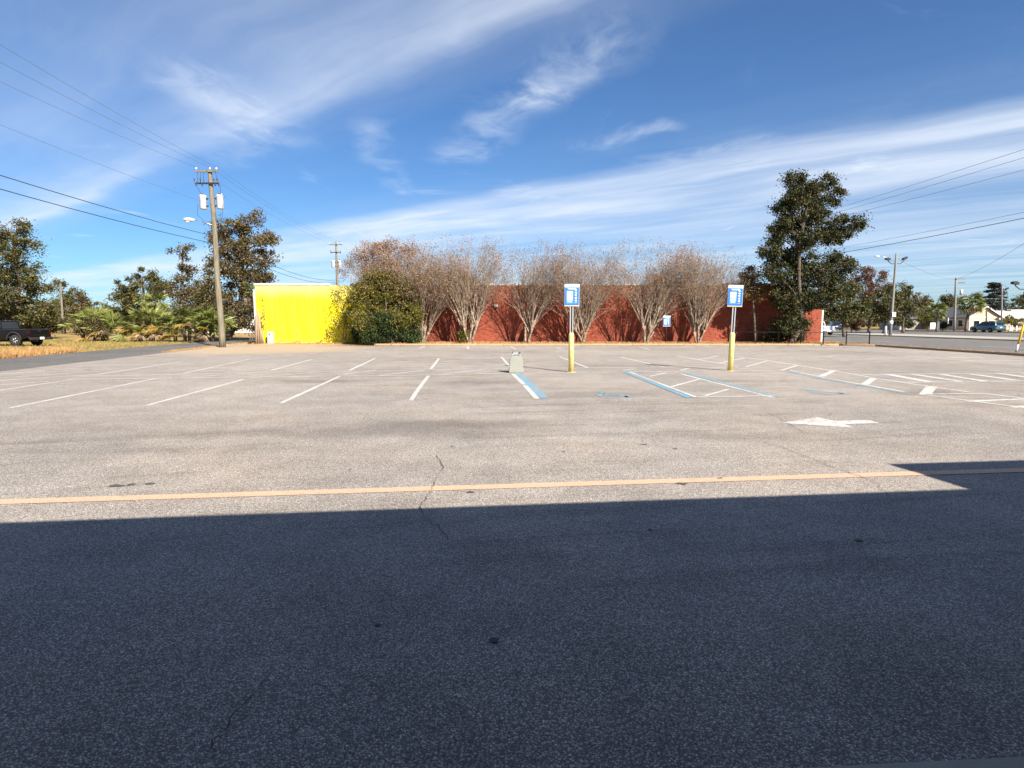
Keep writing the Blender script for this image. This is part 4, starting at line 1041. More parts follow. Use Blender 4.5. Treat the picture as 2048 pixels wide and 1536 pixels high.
def pickup(loc, rz, paint, label, s=1.0):
    r = thing('pickup_truck', label, 'pickup', loc, rz, None); r.scale = (s, s, s)
    ax = (-1.75, 1.85)
    top = [(2.85, 0.60), (2.86, 0.98), (2.70, 1.12), (1.35, 1.18), (-0.55, 1.20), (-0.55, 0.62)]
    b = MB(); b.prism([(-0.55, 0.42), (1.35, 0.42)] + [(1.85 + 0.50 * math.cos(PI - PI * k / 8), 0.44 + 0.50 * math.sin(PI * k / 8)) for k in range(9)] + [(2.80, 0.42)] + top, -0.97, 0.97, 'y'); bev(b.build('body', paint, r), 0.05)
    b = MB(); loft(b, [(-0.60, -0.92, 1.18), (1.35, -0.92, 1.17), (1.35, 0.92, 1.17), (-0.60, 0.92, 1.18)], [(-0.48, -0.72, 1.84), (0.72, -0.72, 1.86), (0.72, 0.72, 1.86), (-0.48, 0.72, 1.84)]); cab = bev(b.build('cabin', paint, r), 0.06)
    for sy in (-1, 1):
        for x0, x1, x2, x3 in ((-0.48, 0.26, 0.22, -0.40), (0.34, 1.20, 0.70, 0.30)):
            q = MB(); q.add([(x0, sy * 0.918, 1.25), (x1, sy * 0.918, 1.25), (x2, sy * 0.755, 1.78), (x3, sy * 0.755, 1.78)], [(0, 1, 2, 3) if sy < 0 else (3, 2, 1, 0)]); q.build('window', 'dark_glass', cab)
        side = [(-2.78, 0.62), (-2.30, 0.52)] + [(-1.75 + 0.52 * math.cos(PI - PI * k / 8), 0.50 + 0.52 * math.sin(PI * k / 8)) for k in range(9)] + [(-0.58, 0.46), (-0.58, 1.20), (-2.78, 1.22)]
        q = MB(); q.prism(side, sy * 0.97 - 0.045, sy * 0.97 + 0.045, 'y'); bd = bev(q.build('bed_side', paint, r), 0.02)
        q = MB(); q.tube([(-1.75 + 0.56 * math.cos(PI - PI * k / 10), sy * 1.02, 0.46 + 0.56 * math.sin(PI * k / 10)) for k in range(11)], 0.05, 6); q.build('fender_flare', 'rubber', r)
        q = MB(); q.tube([(-2.75, sy * 0.97, 1.235), (-0.6, sy * 0.97, 1.215)], 0.03, 6); q.build('bed_rail', 'rubber', r)
        q = MB(); q.box((-2.79, sy * 0.90, 1.02), (0.05, 0.14, 0.30)); q.build('tail_light', 'tail_red', r)
        q = MB(); q.box((2.82, sy * 0.72, 0.92), (0.10, 0.34, 0.18)); q.build('headlight', 'insulator_white', r)
        q = MB(); q.box((1.08, sy * 1.08, 1.28), (0.16, 0.22, 0.2)); q.build('mirror', paint, r)
        q = MB(); q.tube([(0.35, sy * 0.985, 1.06), (0.52, sy * 0.985, 1.06)], 0.018, 6); q.build('door_handle', 'chrome', r)
    q = MB(); q.box((-1.66, 0, 0.66), (2.2, 1.85, 0.08)); q.build('bed_floor', 'rubber', r)
    q = MB(); q.box((-2.78, 0, 0.93), (0.08, 1.62, 0.56)); tg = bev(q.build('tailgate', paint, r), 0.025)
    q = MB(); q.box((-2.825, 0, 1.12), (0.02, 0.24, 0.07)); q.build('handle', 'dark_metal', tg)
    q = MB(); q.box((-2.90, 0, 0.56), (0.18, 1.86, 0.18)); bev(q.build('bumper', 'chrome' if paint != 'black_car_paint' else 'dark_metal', r), 0.03)
    q = MB(); q.box((-3.0, 0.0, 0.59), (0.02, 0.34, 0.17)); q.build('number_plate', 'plate_white', r)
    q = MB(); q.add([(-0.585, 0.70, 1.28), (-0.585, -0.70, 1.28), (-0.50, -0.62, 1.76), (-0.50, 0.62, 1.76)], [(0, 1, 2, 3)]); q.build('rear_window', 'dark_glass', cab)
    q = MB(); q.add([(1.33, -0.80, 1.24), (1.33, 0.80, 1.24), (0.78, 0.66, 1.80), (0.78, -0.66, 1.80)], [(0, 1, 2, 3)]); q.build('windscreen', 'dark_glass', cab)
    q = MB(); q.tube([(-2.6, 0, 0.42), (2.4, 0, 0.42)], 0.10, 8); q.build('chassis', 'dark_metal', r)
    for x in ax:
        for y in (-0.84, 0.84): wheel(r, x, y, 0.42, 0.29)
    return r


pt = P(62, 690, 43.0)
pickup((-37.3, 44.2, -0.02), R(175), 'black_car_paint', 'black pickup truck parked on the grass, cut off by the left edge')
sv = P(1974, 662, 104)
suv((sv.x, 104, 0.0), R(97), 'blue_car_paint', 'blue grey SUV driving away on the far side of the main road', 1.06)
pv = P(1647, 668, 84)
pickup((pv.x - 0.9, 84, 0.0), R(93), 'silver_car_paint', 'silver pickup half hidden behind the right end of the brick building')
nv = P(1668, 657, 128)
suv((nv.x, 128, 0.08), R(75), 'navy_car_paint', 'dark blue car parked under the trees right of the brick building')


# ------------------------------------------------------------------ houses
def gable_roof(b, x0, x1, y0, y1, ze, zr, ov, axis):
    """roof slab over a rectangle, ridge along 'x' or 'y'"""
    t_ = 0.16
    if axis == 'y':
        xm = (x0 + x1) / 2; k = (zr - ze) / (xm - x0); z0 = ze - k * ov
        b.prism([(x0 - ov, z0), (xm, zr), (x1 + ov, z0), (x1 + ov, z0 + t_), (xm, zr + t_), (x0 - ov, z0 + t_)], y0 - ov, y1 + ov, 'y')
    else:
        ym = (y0 + y1) / 2; k = (zr - ze) / (ym - y0); z0 = ze - k * ov
        b.prism([(y0 - ov, z0), (ym, zr), (y1 + ov, z0), (y1 + ov, z0 + t_), (ym, zr + t_), (y0 - ov, z0 + t_)], x0 - ov, x1 + ov, 'x')


def gable_wall(b, x0, x1, y0, y1, ze, zr, axis):
    b.box(((x0 + x1) / 2, (y0 + y1) / 2, ze / 2), (x1 - x0, y1 - y0, ze))
    if axis == 'y': b.prism([(x0, ze + 0.002), (x1, ze + 0.002), ((x0 + x1) / 2, zr - 0.02)], y0, y1, 'y')
    else: b.prism([(y0, ze + 0.002), (y1, ze + 0.002), ((y0 + y1) / 2, zr - 0.02)], x0, x1, 'x')


hx, hy = P(1937, 645, 122).x, 122.0
HW = P(2000, 645, 122).x - hx
ho = thing('house', 'low peach house with a lit gable end and a grey shingle roof across the road', 'house', (hx, hy, 0.08))
b = MB(); gable_wall(b, 0, HW, 0, 20, 2.75, 4.75, 'y'); b.build('wall', 'stucco_peach', ho)
b = MB(); gable_roof(b, 0, HW, 0, 20, 2.75, 4.75, 0.45, 'y'); b.build('roof', 'roof_shingle', ho)
b = MB(); gable_wall(b, -5.5, -0.003, 13, 20.5, 2.55, 3.9, 'x'); b.build('wing_wall', 'stucco_grey', ho)
b = MB(); gable_roof(b, -5.5, -0.6, 13, 20.5, 2.55, 3.9, 0.4, 'x'); b.build('wing_roof', 'roof_shingle', ho)
b = MB()
for sx in (0, 1):
    x0, x1 = (-0.52, HW / 2) if sx == 0 else (HW + 0.52, HW / 2); z0, z1 = 2.75 - 0.30, 4.75
    b.add([(x0, -0.48, z0 - 0.02), (x1, -0.48, z1 - 0.02), (x1, -0.48, z1 + 0.20), (x0, -0.48, z0 + 0.20), (x0, -0.44, z0 - 0.02), (x1, -0.44, z1 - 0.02), (x1, -0.44, z1 + 0.20), (x0, -0.44, z0 + 0.20)],
          [(0, 1, 2, 3), (7, 6, 5, 4), (0, 4, 5, 1), (3, 2, 6, 7)])
b.build('fascia', 'house_trim', ho)
b = MB(); b.box((HW / 2, -0.03, 2.68), (HW, 0.05, 0.16)); b.build('band', 'house_trim', ho)
for x in (0.18, HW - 0.18): b = MB(); b.box((x, -0.10, 1.3), (0.24, 0.16, 2.6)); b.build('porch_post', 'house_trim', ho)
for x, wd, zc_, hh in ((1.6, 1.3, 1.35, 1.4), (4.6, 1.2, 1.35, 1.4)):
    b = MB(); b.box((x, -0.02, zc_), (wd, 0.06, hh)); f_ = b.build('window', 'house_trim', ho); b = MB(); b.box((x, -0.055, zc_), (wd - 0.16, 0.03, hh - 0.16)); b.build('pane', 'dark_glass', f_)
for y in (2.0, 5.0, 8.2, 11.2):
    b = MB(); b.box((-0.03, y, 1.45), (0.06, 1.6, 1.5)); f_ = b.build('window', 'house_trim', ho); b = MB(); b.box((-0.065, y, 1.45), (0.03, 1.4, 1.3)); b.build('pane', 'dark_glass', f_)
b = MB(); b.tube([(-1.6, 3.5, 0), (-1.6, 3.5, 2.55)], 0.08, 6); b.build('porch_post', 'house_trim', ho)
b = MB(); b.box((-5.53, 15.0, 1.4), (0.06, 1.2, 1.3)); f_ = b.build('window', 'house_trim', ho); b = MB(); b.box((-5.565, 15.0, 1.4), (0.03, 1.0, 1.1)); b.build('pane', 'dark_glass', f_)

x0 = P(2006, 645, 134).x
wh = thing('house', 'building with a broad white metal roof at the right edge', 'house', (x0, 134, 0.08))
b = MB(); b.box((8, 5, 1.3), (16, 10, 2.6)); b.build('wall', 'stucco_grey', wh)
b = MB(); b.prism([(-0.8, 2.45), (5, 4.4), (10.8, 2.45), (10.8, 2.6), (5, 4.55), (-0.8, 2.6)], -0.6, 16.6, 'x'); b.build('roof', 'roof_white_metal', wh)
for x in (2.5, 6.5, 10.5): b = MB(); b.box((x, -0.03, 1.4), (1.6, 0.06, 1.3)); b.build('window', 'dark_glass', wh)

x0, x1 = P(395, 645, 98).x, P(530, 645, 98).x
h2 = thing('house', 'white clapboard house glimpsed under the brown oak behind the power pole', 'house', (x0, 98, 0))
b = MB(); gable_wall(b, 0, x1 - x0, 0, 8, 2.8, 4.6, 'x'); b.build('wall', 'clapboard_white', h2)
b = MB(); gable_roof(b, 0, x1 - x0, 0, 8, 2.8, 4.6, 0.4, 'x'); b.build('roof', 'roof_shingle', h2)
for x in (2.0, 4.6, 7.4): b = MB(); b.box((x, -0.03, 1.5), (0.9, 0.06, 1.3)); f_ = b.build('window', 'house_trim', h2); b = MB(); b.box((x, -0.065, 1.5), (0.74, 0.03, 1.14)); b.build('pane', 'dark_glass', f_)
x0, x1 = P(305, 645, 104).x, P(352, 645, 104).x
h3 = thing('house', 'small white house with an orange roof seen between the palmetto clumps', 'house', (x0, 104, 0))
b = MB(); gable_wall(b, 0, x1 - x0, 0, 6, 2.2, 3.7, 'x'); b.build('wall', 'clapboard_white', h3)
b = MB(); gable_roof(b, 0, x1 - x0, 0, 6, 2.2, 3.7, 0.4, 'x'); b.build('roof', 'roof_terracotta', h3)
for x in (1.2, 2.9): b = MB(); b.box((x, -0.03, 1.3), (0.8, 0.06, 1.0)); b.build('window', 'dark_glass', h3)

sg = P(1869, 648, 110)
r = thing('yard_sign', 'plain white board sign on a white post in the lawn across the road', 'sign', (sg.x, 110, 0.08))
b = MB(); b.box((0, 0, 1.0), (1.55, 0.08, 1.15)); b.build('board', 'sign_white', r)
b = MB(); b.box((0.86, 0, 0.9), (0.14, 0.14, 1.8)); b.build('post', 'house_trim', r)
for px in (2020, 2024, 2033):
    p_ = P(px, 656, 112); b = MB(); b.box((0, 0, 0.5), (0.18, 0.18, 1.0)); b.lathe([(0.12, 1.0), (0.06, 1.06), (0.0, 1.08)], (0, 0, 0), 8); o = b.build('gate_post', 'house_trim', None, (p_.x, 112, 0.08))
    tag(o, {2020: 'white gate post, left one of the close pair behind the SUV', 2024: 'white gate post, right one of the close pair behind the SUV', 2033: 'single white gate post near the right edge'}[px], 'post', 'white gate posts across the road')


# ------------------------------------------------------------------ trees
def bend(p, q, k=5, amt=0.08, lift=0.0):
    p, q = np.array(p, float), np.array(q, float); L = np.linalg.norm(q - p); pts = []
    off = rng.normal(size=3) * amt * L
    for i in range(k + 1):
        t_ = i / k; pts.append(p + (q - p) * t_ + off * math.sin(PI * t_) * 0.7 + np.array([0, 0, lift * L * math.sin(PI * t_)]))
    return [tuple(a) for a in pts]


def tree(name, label, cat, base_px, D, blobs, leaf, n_leaf, size, trunk_r, group=None, clump=0.45, clumps_per=16, bark='bark', fork=0.35, squash=0.8, gz=0.0, hollow=0.45, trunks=1, droop=0.1, blade=0.55, fill=0.0):
    """blobs: (px, py, rx, ry) in picture pixels at depth D -> a crown of leaf clumps carried by limbs"""
    bs = P(base_px, 660, D); bx = bs.x; s = D / F_PX
    r = thing(name, label, cat, (bx, D, gz), 0, group)
    cs = []
    for (px, py, rx, ry) in blobs:
        p_ = P(px, py, D); dy = rng.uniform(-0.5, 0.5) * rx * s * 0.9
        cs.append((np.array([p_.x - bx, dy, p_.z - gz]), np.array([rx * s, max(rx, ry) * s * squash, ry * s])))
    zs = [c[0][2] for c in cs]; zlo = min(c[0][2] - c[1][2] for c in cs); zc_ = sum(zs) / len(zs); top = max(zs)
    xm = sum(c[0][0] for c in cs) / len(cs)
    wood = MB(); zf = max(0.5, max(zlo, 0) * 0.6 + zc_ * fork * 0.6)
    spine = bend((0, 0, 0), (xm * 0.7, 0, zf), 5, 0.04) + bend((xm * 0.7, 0, zf), (xm * 1.0, 0, top), 6, 0.06)[1:]
    nr = len(spine)
    wood.tube(spine, [trunk_r * (1.25 if i == 0 else 1.0) * (1 - 0.85 * i / nr) + 0.02 for i in range(nr)], 9)
    for k in range(1, trunks):
        wood.tube(bend((0.15 * k, 0.1 * (-1) ** k, 0), cs[k % len(cs)][0], 7, 0.06), [trunk_r * 0.7 * (1 - 0.8 * i / 7) + 0.02 for i in range(8)], 7)
    vol = np.array([c[1].prod() ** (2 / 3) for c in cs]); share = vol / vol.sum()
    C = []; O = []
    for (c, rad), sh_ in zip(cs, share):
        zi = min(max(c[2] - rad[2] * 1.2 - 0.4, zf * 0.6), top * 0.85)
        j = min(range(nr), key=lambda i: abs(spine[i][2] - zi))
        rr = max(0.03, trunk_r * 0.38 * (rad.mean() / 1.8) ** 0.5)
        limb = bend(spine[j], c, 6, 0.07, 0.05); wood.tube(limb, [rr * (1 - 0.72 * i / 6) for i in range(7)], 6)
        nc = max(4, int(clumps_per * len(cs) * sh_))
        u = unit(rng.normal(size=(nc, 3))); rd = rng.uniform(hollow, 1.0, (nc, 1)) ** 0.7
        cc = c + u * rd * rad
        for k in range(nc):
            a = limb[3 + k % 4]; wood.tube(bend(a, cc[k], 3, 0.08), [rr * 0.32, rr * 0.24, rr * 0.16, rr * 0.08], 4, False)
        m_ = int(n_leaf * sh_); idx = rng.integers(0, nc, m_)
        cr = clump * rng.uniform(0.6, 1.5, (nc, 1))
        pts = cc[idx] + rng.normal(size=(m_, 3)) * cr[idx] * np.array([0.55, 0.55, 0.42])
        C.append(pts); O.append(unit(pts - c) * 0.6 + u[idx] * 0.4)
    wood.build('trunk', bark, r)
    C = np.concatenate(C); O = np.concatenate(O); keep = C[:, 2] > 0.05; C, O = C[keep], O[keep]
    face_cloud('crown', leaf_quads(C, size, size * blade, O, droop), 4, leaf, r)
    return r


gl = 'trees around the field on the left'
tree('oak_tree', 'big dark oak at the left edge behind the black pickup', 'tree', 18, 60,
     [(-20, 480, 55, 40), (30, 465, 38, 28), (52, 492, 24, 22), (20, 525, 60, 38), (66, 540, 26, 26), (-30, 560, 60, 60), (30, 580, 60, 36), (72, 580, 24, 26), (95, 610, 14, 10), (20, 625, 70, 30), (-40, 620, 50, 40), (70, 625, 34, 26)],
     'leaf_oak', 34000, 0.22, 0.42, gl, 0.55, 20)
tree('oak_tree', 'small dark tree beside the slim pale pole in the field', 'tree', 128, 96, [(120, 575, 22, 12), (142, 590, 18, 14), (112, 598, 18, 16), (132, 615, 28, 20), (115, 640, 34, 20)], 'leaf_oak', 9000, 0.28, 0.25, gl, 0.6, 12)
tree('oak_tree', 'rounded olive tree between the slim pole and the first palmetto clump', 'tree', 160, 84, [(160, 600, 14, 16), (150, 618, 18, 18), (172, 625, 18, 18), (160, 645, 26, 18)], 'leaf_oak_brown', 8000, 0.24, 0.2, gl, 0.5, 12)
tree('oak_tree', 'low rounded tree in the gap left of the dark oak cluster', 'tree', 196, 110, [(190, 618, 18, 12), (205, 630, 20, 14), (180, 640, 26, 16), (212, 645, 22, 14)], 'leaf_oak', 6000, 0.3, 0.2, gl, 0.6, 12)
tree('oak_tree', 'broad dark oak behind the twin palmetto clumps', 'tree', 285, 76, [(285, 555, 26, 18), (258, 575, 28, 24), (312, 572, 26, 22), (240, 605, 24, 24), (285, 600, 40, 28), (330, 585, 16, 20), (260, 635, 48, 24), (315, 630, 34, 28)], 'leaf_oak', 22000, 0.24, 0.34, gl, 0.5, 18)
tree('oak_tree', 'tall thin tree with a sparse top left of the power pole', 'tree', 363, 70, [(366, 496, 14, 7), (340, 500, 6, 6), (382, 492, 6, 5), (368, 520, 10, 12), (362, 548, 18, 16), (384, 545, 12, 12), (352, 580, 22, 20), (385, 575, 22, 18), (370, 610, 34, 24), (398, 600, 18, 24), (350, 640, 26, 20), (390, 640, 26, 20)], 'leaf_oak_brown', 13000, 0.22, 0.2, gl, 0.42, 13)
tree('oak_tree', 'large brown leaved oak beside the power pole', 'tree', 452, 58,
     [(455, 462, 24, 18), (482, 448, 20, 14), (514, 436, 16, 9), (498, 470, 26, 18), (536, 488, 17, 22), (440, 490, 20, 22), (470, 500, 34, 20), (516, 518, 28, 22), (538, 512, 10, 12), (428, 530, 22, 20), (466, 540, 30, 22), (528, 556, 18, 18), (500, 560, 30, 24), (440, 575, 34, 26), (480, 600, 40, 28), (430, 625, 30, 28), (462, 640, 40, 26), (503, 630, 22, 30)],
     'leaf_oak_brown', 36000, 0.21, 0.36, gl, 0.5, 15)
tree('oak_tree', 'dark understorey tree directly behind the power pole base', 'tree', 425, 66, [(415, 600, 20, 20), (425, 630, 26, 24), (405, 645, 22, 18)], 'leaf_oak', 9000, 0.22, 0.2, gl, 0.5, 16)
gs = 'shrubs along the field edge'
tree('shrub', 'dark green shrub behind the cab of the black pickup', 'shrub', 30, 66, [(10, 640, 34, 18), (45, 642, 30, 16), (30, 655, 50, 10)], 'leaf_oak', 8000, 0.2, 0.08, gs, 0.45, 18)
tree('shrub', 'dark green shrub right of the black pickup tailgate', 'shrub', 100, 70, [(85, 638, 26, 18), (112, 645, 22, 14), (90, 655, 36, 8)], 'leaf_oak', 7000, 0.2, 0.08, gs, 0.45, 18)
tree('shrub', 'twiggy brown shrub at the front of the first palmetto clump', 'shrub', 172, 55, [(165, 655, 22, 14), (188, 650, 20, 16), (205, 662, 20, 10)], 'leaf_oak_brown', 5000, 0.16, 0.05, gs, 0.4, 16, hollow=0.2)

gr_ = 'trees across the main road'
tree('evergreen_tree', 'big dark evergreen tree leaning over the right end of the brick wall', 'tree', 1583, 45.2,
     [(1588, 362, 22, 18), (1612, 385, 30, 26), (1655, 365, 20, 18), (1668, 390, 18, 20), (1590, 400, 34, 26), (1575, 418, 24, 24), (1640, 415, 26, 22), (1622, 440, 34, 24), (1580, 450, 26, 20), (1556, 470, 22, 20),
      (1690, 445, 22, 16), (1715, 452, 15, 10), (1660, 468, 30, 20), (1610, 485, 36, 24), (1540, 500, 24, 18), (1570, 515, 34, 22), (1680, 475, 20, 16), (1620, 530, 34, 22), (1675, 525, 26, 18), (1698, 530, 12, 12), (1590, 560, 44, 26), (1648, 560, 34, 22), (1545, 545, 26, 20), (1690, 548, 12, 10),
      (1570, 595, 34, 22), (1620, 598, 44, 24), (1662, 590, 26, 18), (1575, 640, 20, 26), (1600, 650, 20, 16)],
     'leaf_evergreen', 76000, 0.16, 0.22, None, 0.36, 20, gz=0.12, hollow=0.3, trunks=2, fork=0.2)
tree('tan_tree', 'small tan leaved tree between the crape myrtles and the dark evergreen', 'tree', 1512, 46.2, [(1505, 545, 20, 14), (1496, 565, 22, 16), (1520, 575, 20, 16), (1500, 590, 22, 12)], 'leaf_tan', 7000, 0.13, 0.08, None, 0.35, 14, 'bark', gz=0.12, hollow=0.2)
tree('shrub', 'dark leafy shrub at the foot of the evergreen tree behind the rail fence', 'shrub', 1560, 46.3, [(1555, 655, 20, 16), (1580, 668, 24, 12), (1545, 675, 16, 8), (1600, 676, 16, 8)], 'leaf_evergreen', 7000, 0.13, 0.05, gs, 0.35, 16, gz=0.12)
tree('olive_tree', 'bushy olive green tree just right of the brick building end', 'tree', 1690, 72, [(1690, 575, 24, 18), (1672, 600, 24, 22), (1705, 600, 26, 22), (1685, 628, 34, 20), (1715, 622, 20, 22), (1655, 625, 18, 18)], 'leaf_oak', 15000, 0.22, 0.2, gr_, 0.5, 16)
tree('maple_tree', 'reddish brown thin tree behind the olive green one', 'tree', 1738, 92, [(1740, 545, 20, 14), (1725, 562, 22, 14), (1758, 555, 12, 14), (1775, 568, 10, 10), (1738, 585, 30, 18), (1720, 610, 22, 22), (1750, 612, 24, 22)], 'leaf_red', 10000, 0.24, 0.22, gr_, 0.5, 13, hollow=0.2)
tree('oak_tree', 'dark green tree left of the floodlight pole', 'tree', 1768, 88, [(1772, 580, 18, 14), (1760, 602, 22, 20), (1790, 598, 18, 20), (1772, 628, 30, 20)], 'leaf_oak', 13000, 0.24, 0.22, gr_, 0.5, 16)
tree('oak_tree', 'dark green tree directly behind the floodlight pole', 'tree', 1806, 100, [(1814, 572, 10, 9), (1806, 588, 18, 16), (1800, 612, 26, 18), (1815, 632, 22, 16)], 'leaf_oak', 10000, 0.26, 0.2, gr_, 0.5, 16)
tree('oak_tree', 'pale brown tree behind the grey roofed wing of the house', 'tree', 1840, 150, [(1838, 600, 20, 12), (1852, 606, 12, 12), (1826, 615, 18, 12), (1845, 625, 26, 14)], 'leaf_oak_brown', 7000, 0.36, 0.25, gr_, 0.7, 14)
tree('oak_tree', 'small dark tree behind the ridge of the house', 'tree', 1898, 155, [(1892, 598, 13, 8), (1905, 604, 10, 9), (1896, 616, 18, 12)], 'leaf_oak', 5000, 0.36, 0.25, gr_, 0.7, 14)
tree('oak_tree', 'small bright green tree over the roof corner of the house', 'tree', 1858, 118, [(1850, 622, 12, 10), (1862, 630, 16, 12), (1848, 640, 14, 12)], 'leaf_bush', 4500, 0.26, 0.15, gr_, 0.5, 14)
tree('oak_tree', 'round dark tree at the right edge beyond the white roof', 'tree', 2046, 165, [(2040, 605, 14, 10), (2056, 600, 16, 14), (2046, 622, 28, 14)], 'leaf_oak', 5000, 0.36, 0.25, gr_, 0.7, 14)
tree('shrub', 'dark shrub under the window of the low house', 'shrub', 1885, 114, [(1878, 648, 14, 7), (1892, 650, 12, 6)], 'leaf_ivy', 2500, 0.22, 0.06, gs, 0.4, 12, gz=0.08)
tree('shrub', 'dark shrub left of the grey wing of the house', 'shrub', 1815, 118, [(1812, 648, 14, 8), (1800, 650, 10, 6)], 'leaf_ivy', 2500, 0.22, 0.06, gs, 0.4, 12, gz=0.08)
tree('shrub', 'reddish shrub beside the dark blue parked car', 'shrub', 1702, 96, [(1700, 645, 16, 12), (1712, 650, 12, 8)], 'leaf_red', 3000, 0.2, 0.06, gs, 0.4, 12)
tree('shrub', 'green shrub behind the rear of the blue grey SUV', 'shrub', 2020, 118, [(2012, 640, 20, 10), (2034, 645, 14, 8)], 'leaf_bush', 3000, 0.24, 0.06, gs, 0.4, 12, gz=0.08)
gb = 'trees showing over the brick roof'
tree('oak_tree', 'dark tree top showing over the roof left of the second crape myrtle', 'tree', 872, 95, [(868, 545, 14, 10), (860, 560, 24, 12), (890, 562, 20, 10), (876, 580, 30, 14)], 'leaf_oak', 6000, 0.28, 0.2, gb, 0.55, 12)
tree('oak_tree', 'low dark tree top over the roof behind the second crape myrtle', 'tree', 935, 110, [(925, 558, 20, 8), (950, 562, 18, 8), (935, 580, 30, 14)], 'leaf_oak', 4500, 0.3, 0.2, gb, 0.6, 12)
tree('oak_tree', 'brownish tree top over the roof behind the fifth crape myrtle', 'tree', 1318, 110, [(1318, 558, 14, 7), (1322, 575, 22, 14)], 'leaf_oak_brown', 3500, 0.3, 0.2, gb, 0.6, 12)

# layered conifer
cD = 140.0
cb_ = P(1984, 645, cD); con = thing('conifer_tree', 'dark layered conifer rising behind the low house', 'tree', (cb_.x, cD, 0.0), 0, gr_)
ctop = P(1984, 566, cD).z
b = MB(); b.tube([(0, 0, z) for z in np.linspace(0, ctop, 8)], [0.3 - 0.036 * i for i in range(8)], 8); C = []; O = []
for lv in np.linspace(0.18, 0.98, 13):
    rad = 3.7 * (1 - lv) ** 0.62 + 0.5; nb = 9
    for k in range(nb):
        a = rng.uniform(0, 2 * PI); L = rad * rng.uniform(0.7, 1.1); tip = np.array([math.cos(a) * L, math.sin(a) * L, ctop * lv - L * 0.12 + rng.normal() * 0.15])
        b.tube([(0, 0, ctop * lv), tuple(tip)], [0.05, 0.015], 4, False)
        t_ = rng.uniform(0.25, 1.05, (110, 1)); C.append(np.array([0, 0, ctop * lv]) * (1 - t_) + tip * t_ + rng.normal(size=(110, 3)) * np.array([0.33, 0.33, 0.13])); O.append(np.repeat([[math.cos(a), math.sin(a), 0.1]], 110, 0))
b.build('trunk', 'bark', con); C = np.concatenate(C); face_cloud('crown', leaf_quads(C, 0.42, 0.16, np.concatenate(O)), 4, 'leaf_conifer', con)

# far woods closing the horizon
C = []
for k in range(260):
    a = rng.uniform(-1.25, 1.25); D = rng.uniform(190, 320); hgt = rng.uniform(4.5, 8.5) * (1 + (D - 190) / 260); x = a * D; wd = rng.uniform(4, 9)
    C.append(np.array([x, D, hgt * 0.45]) + rng.normal(size=(330, 3)) * np.array([wd * 0.55, wd * 0.5, hgt * 0.27]))
C = np.concatenate(C); C = C[C[:, 2] > 0]
o = face_cloud('far_woods', leaf_quads(C, 1.1, 0.8), 4, 'leaf_oak'); tag(o, 'dark far off woods along the horizon', 'woods', None, 'stuff')


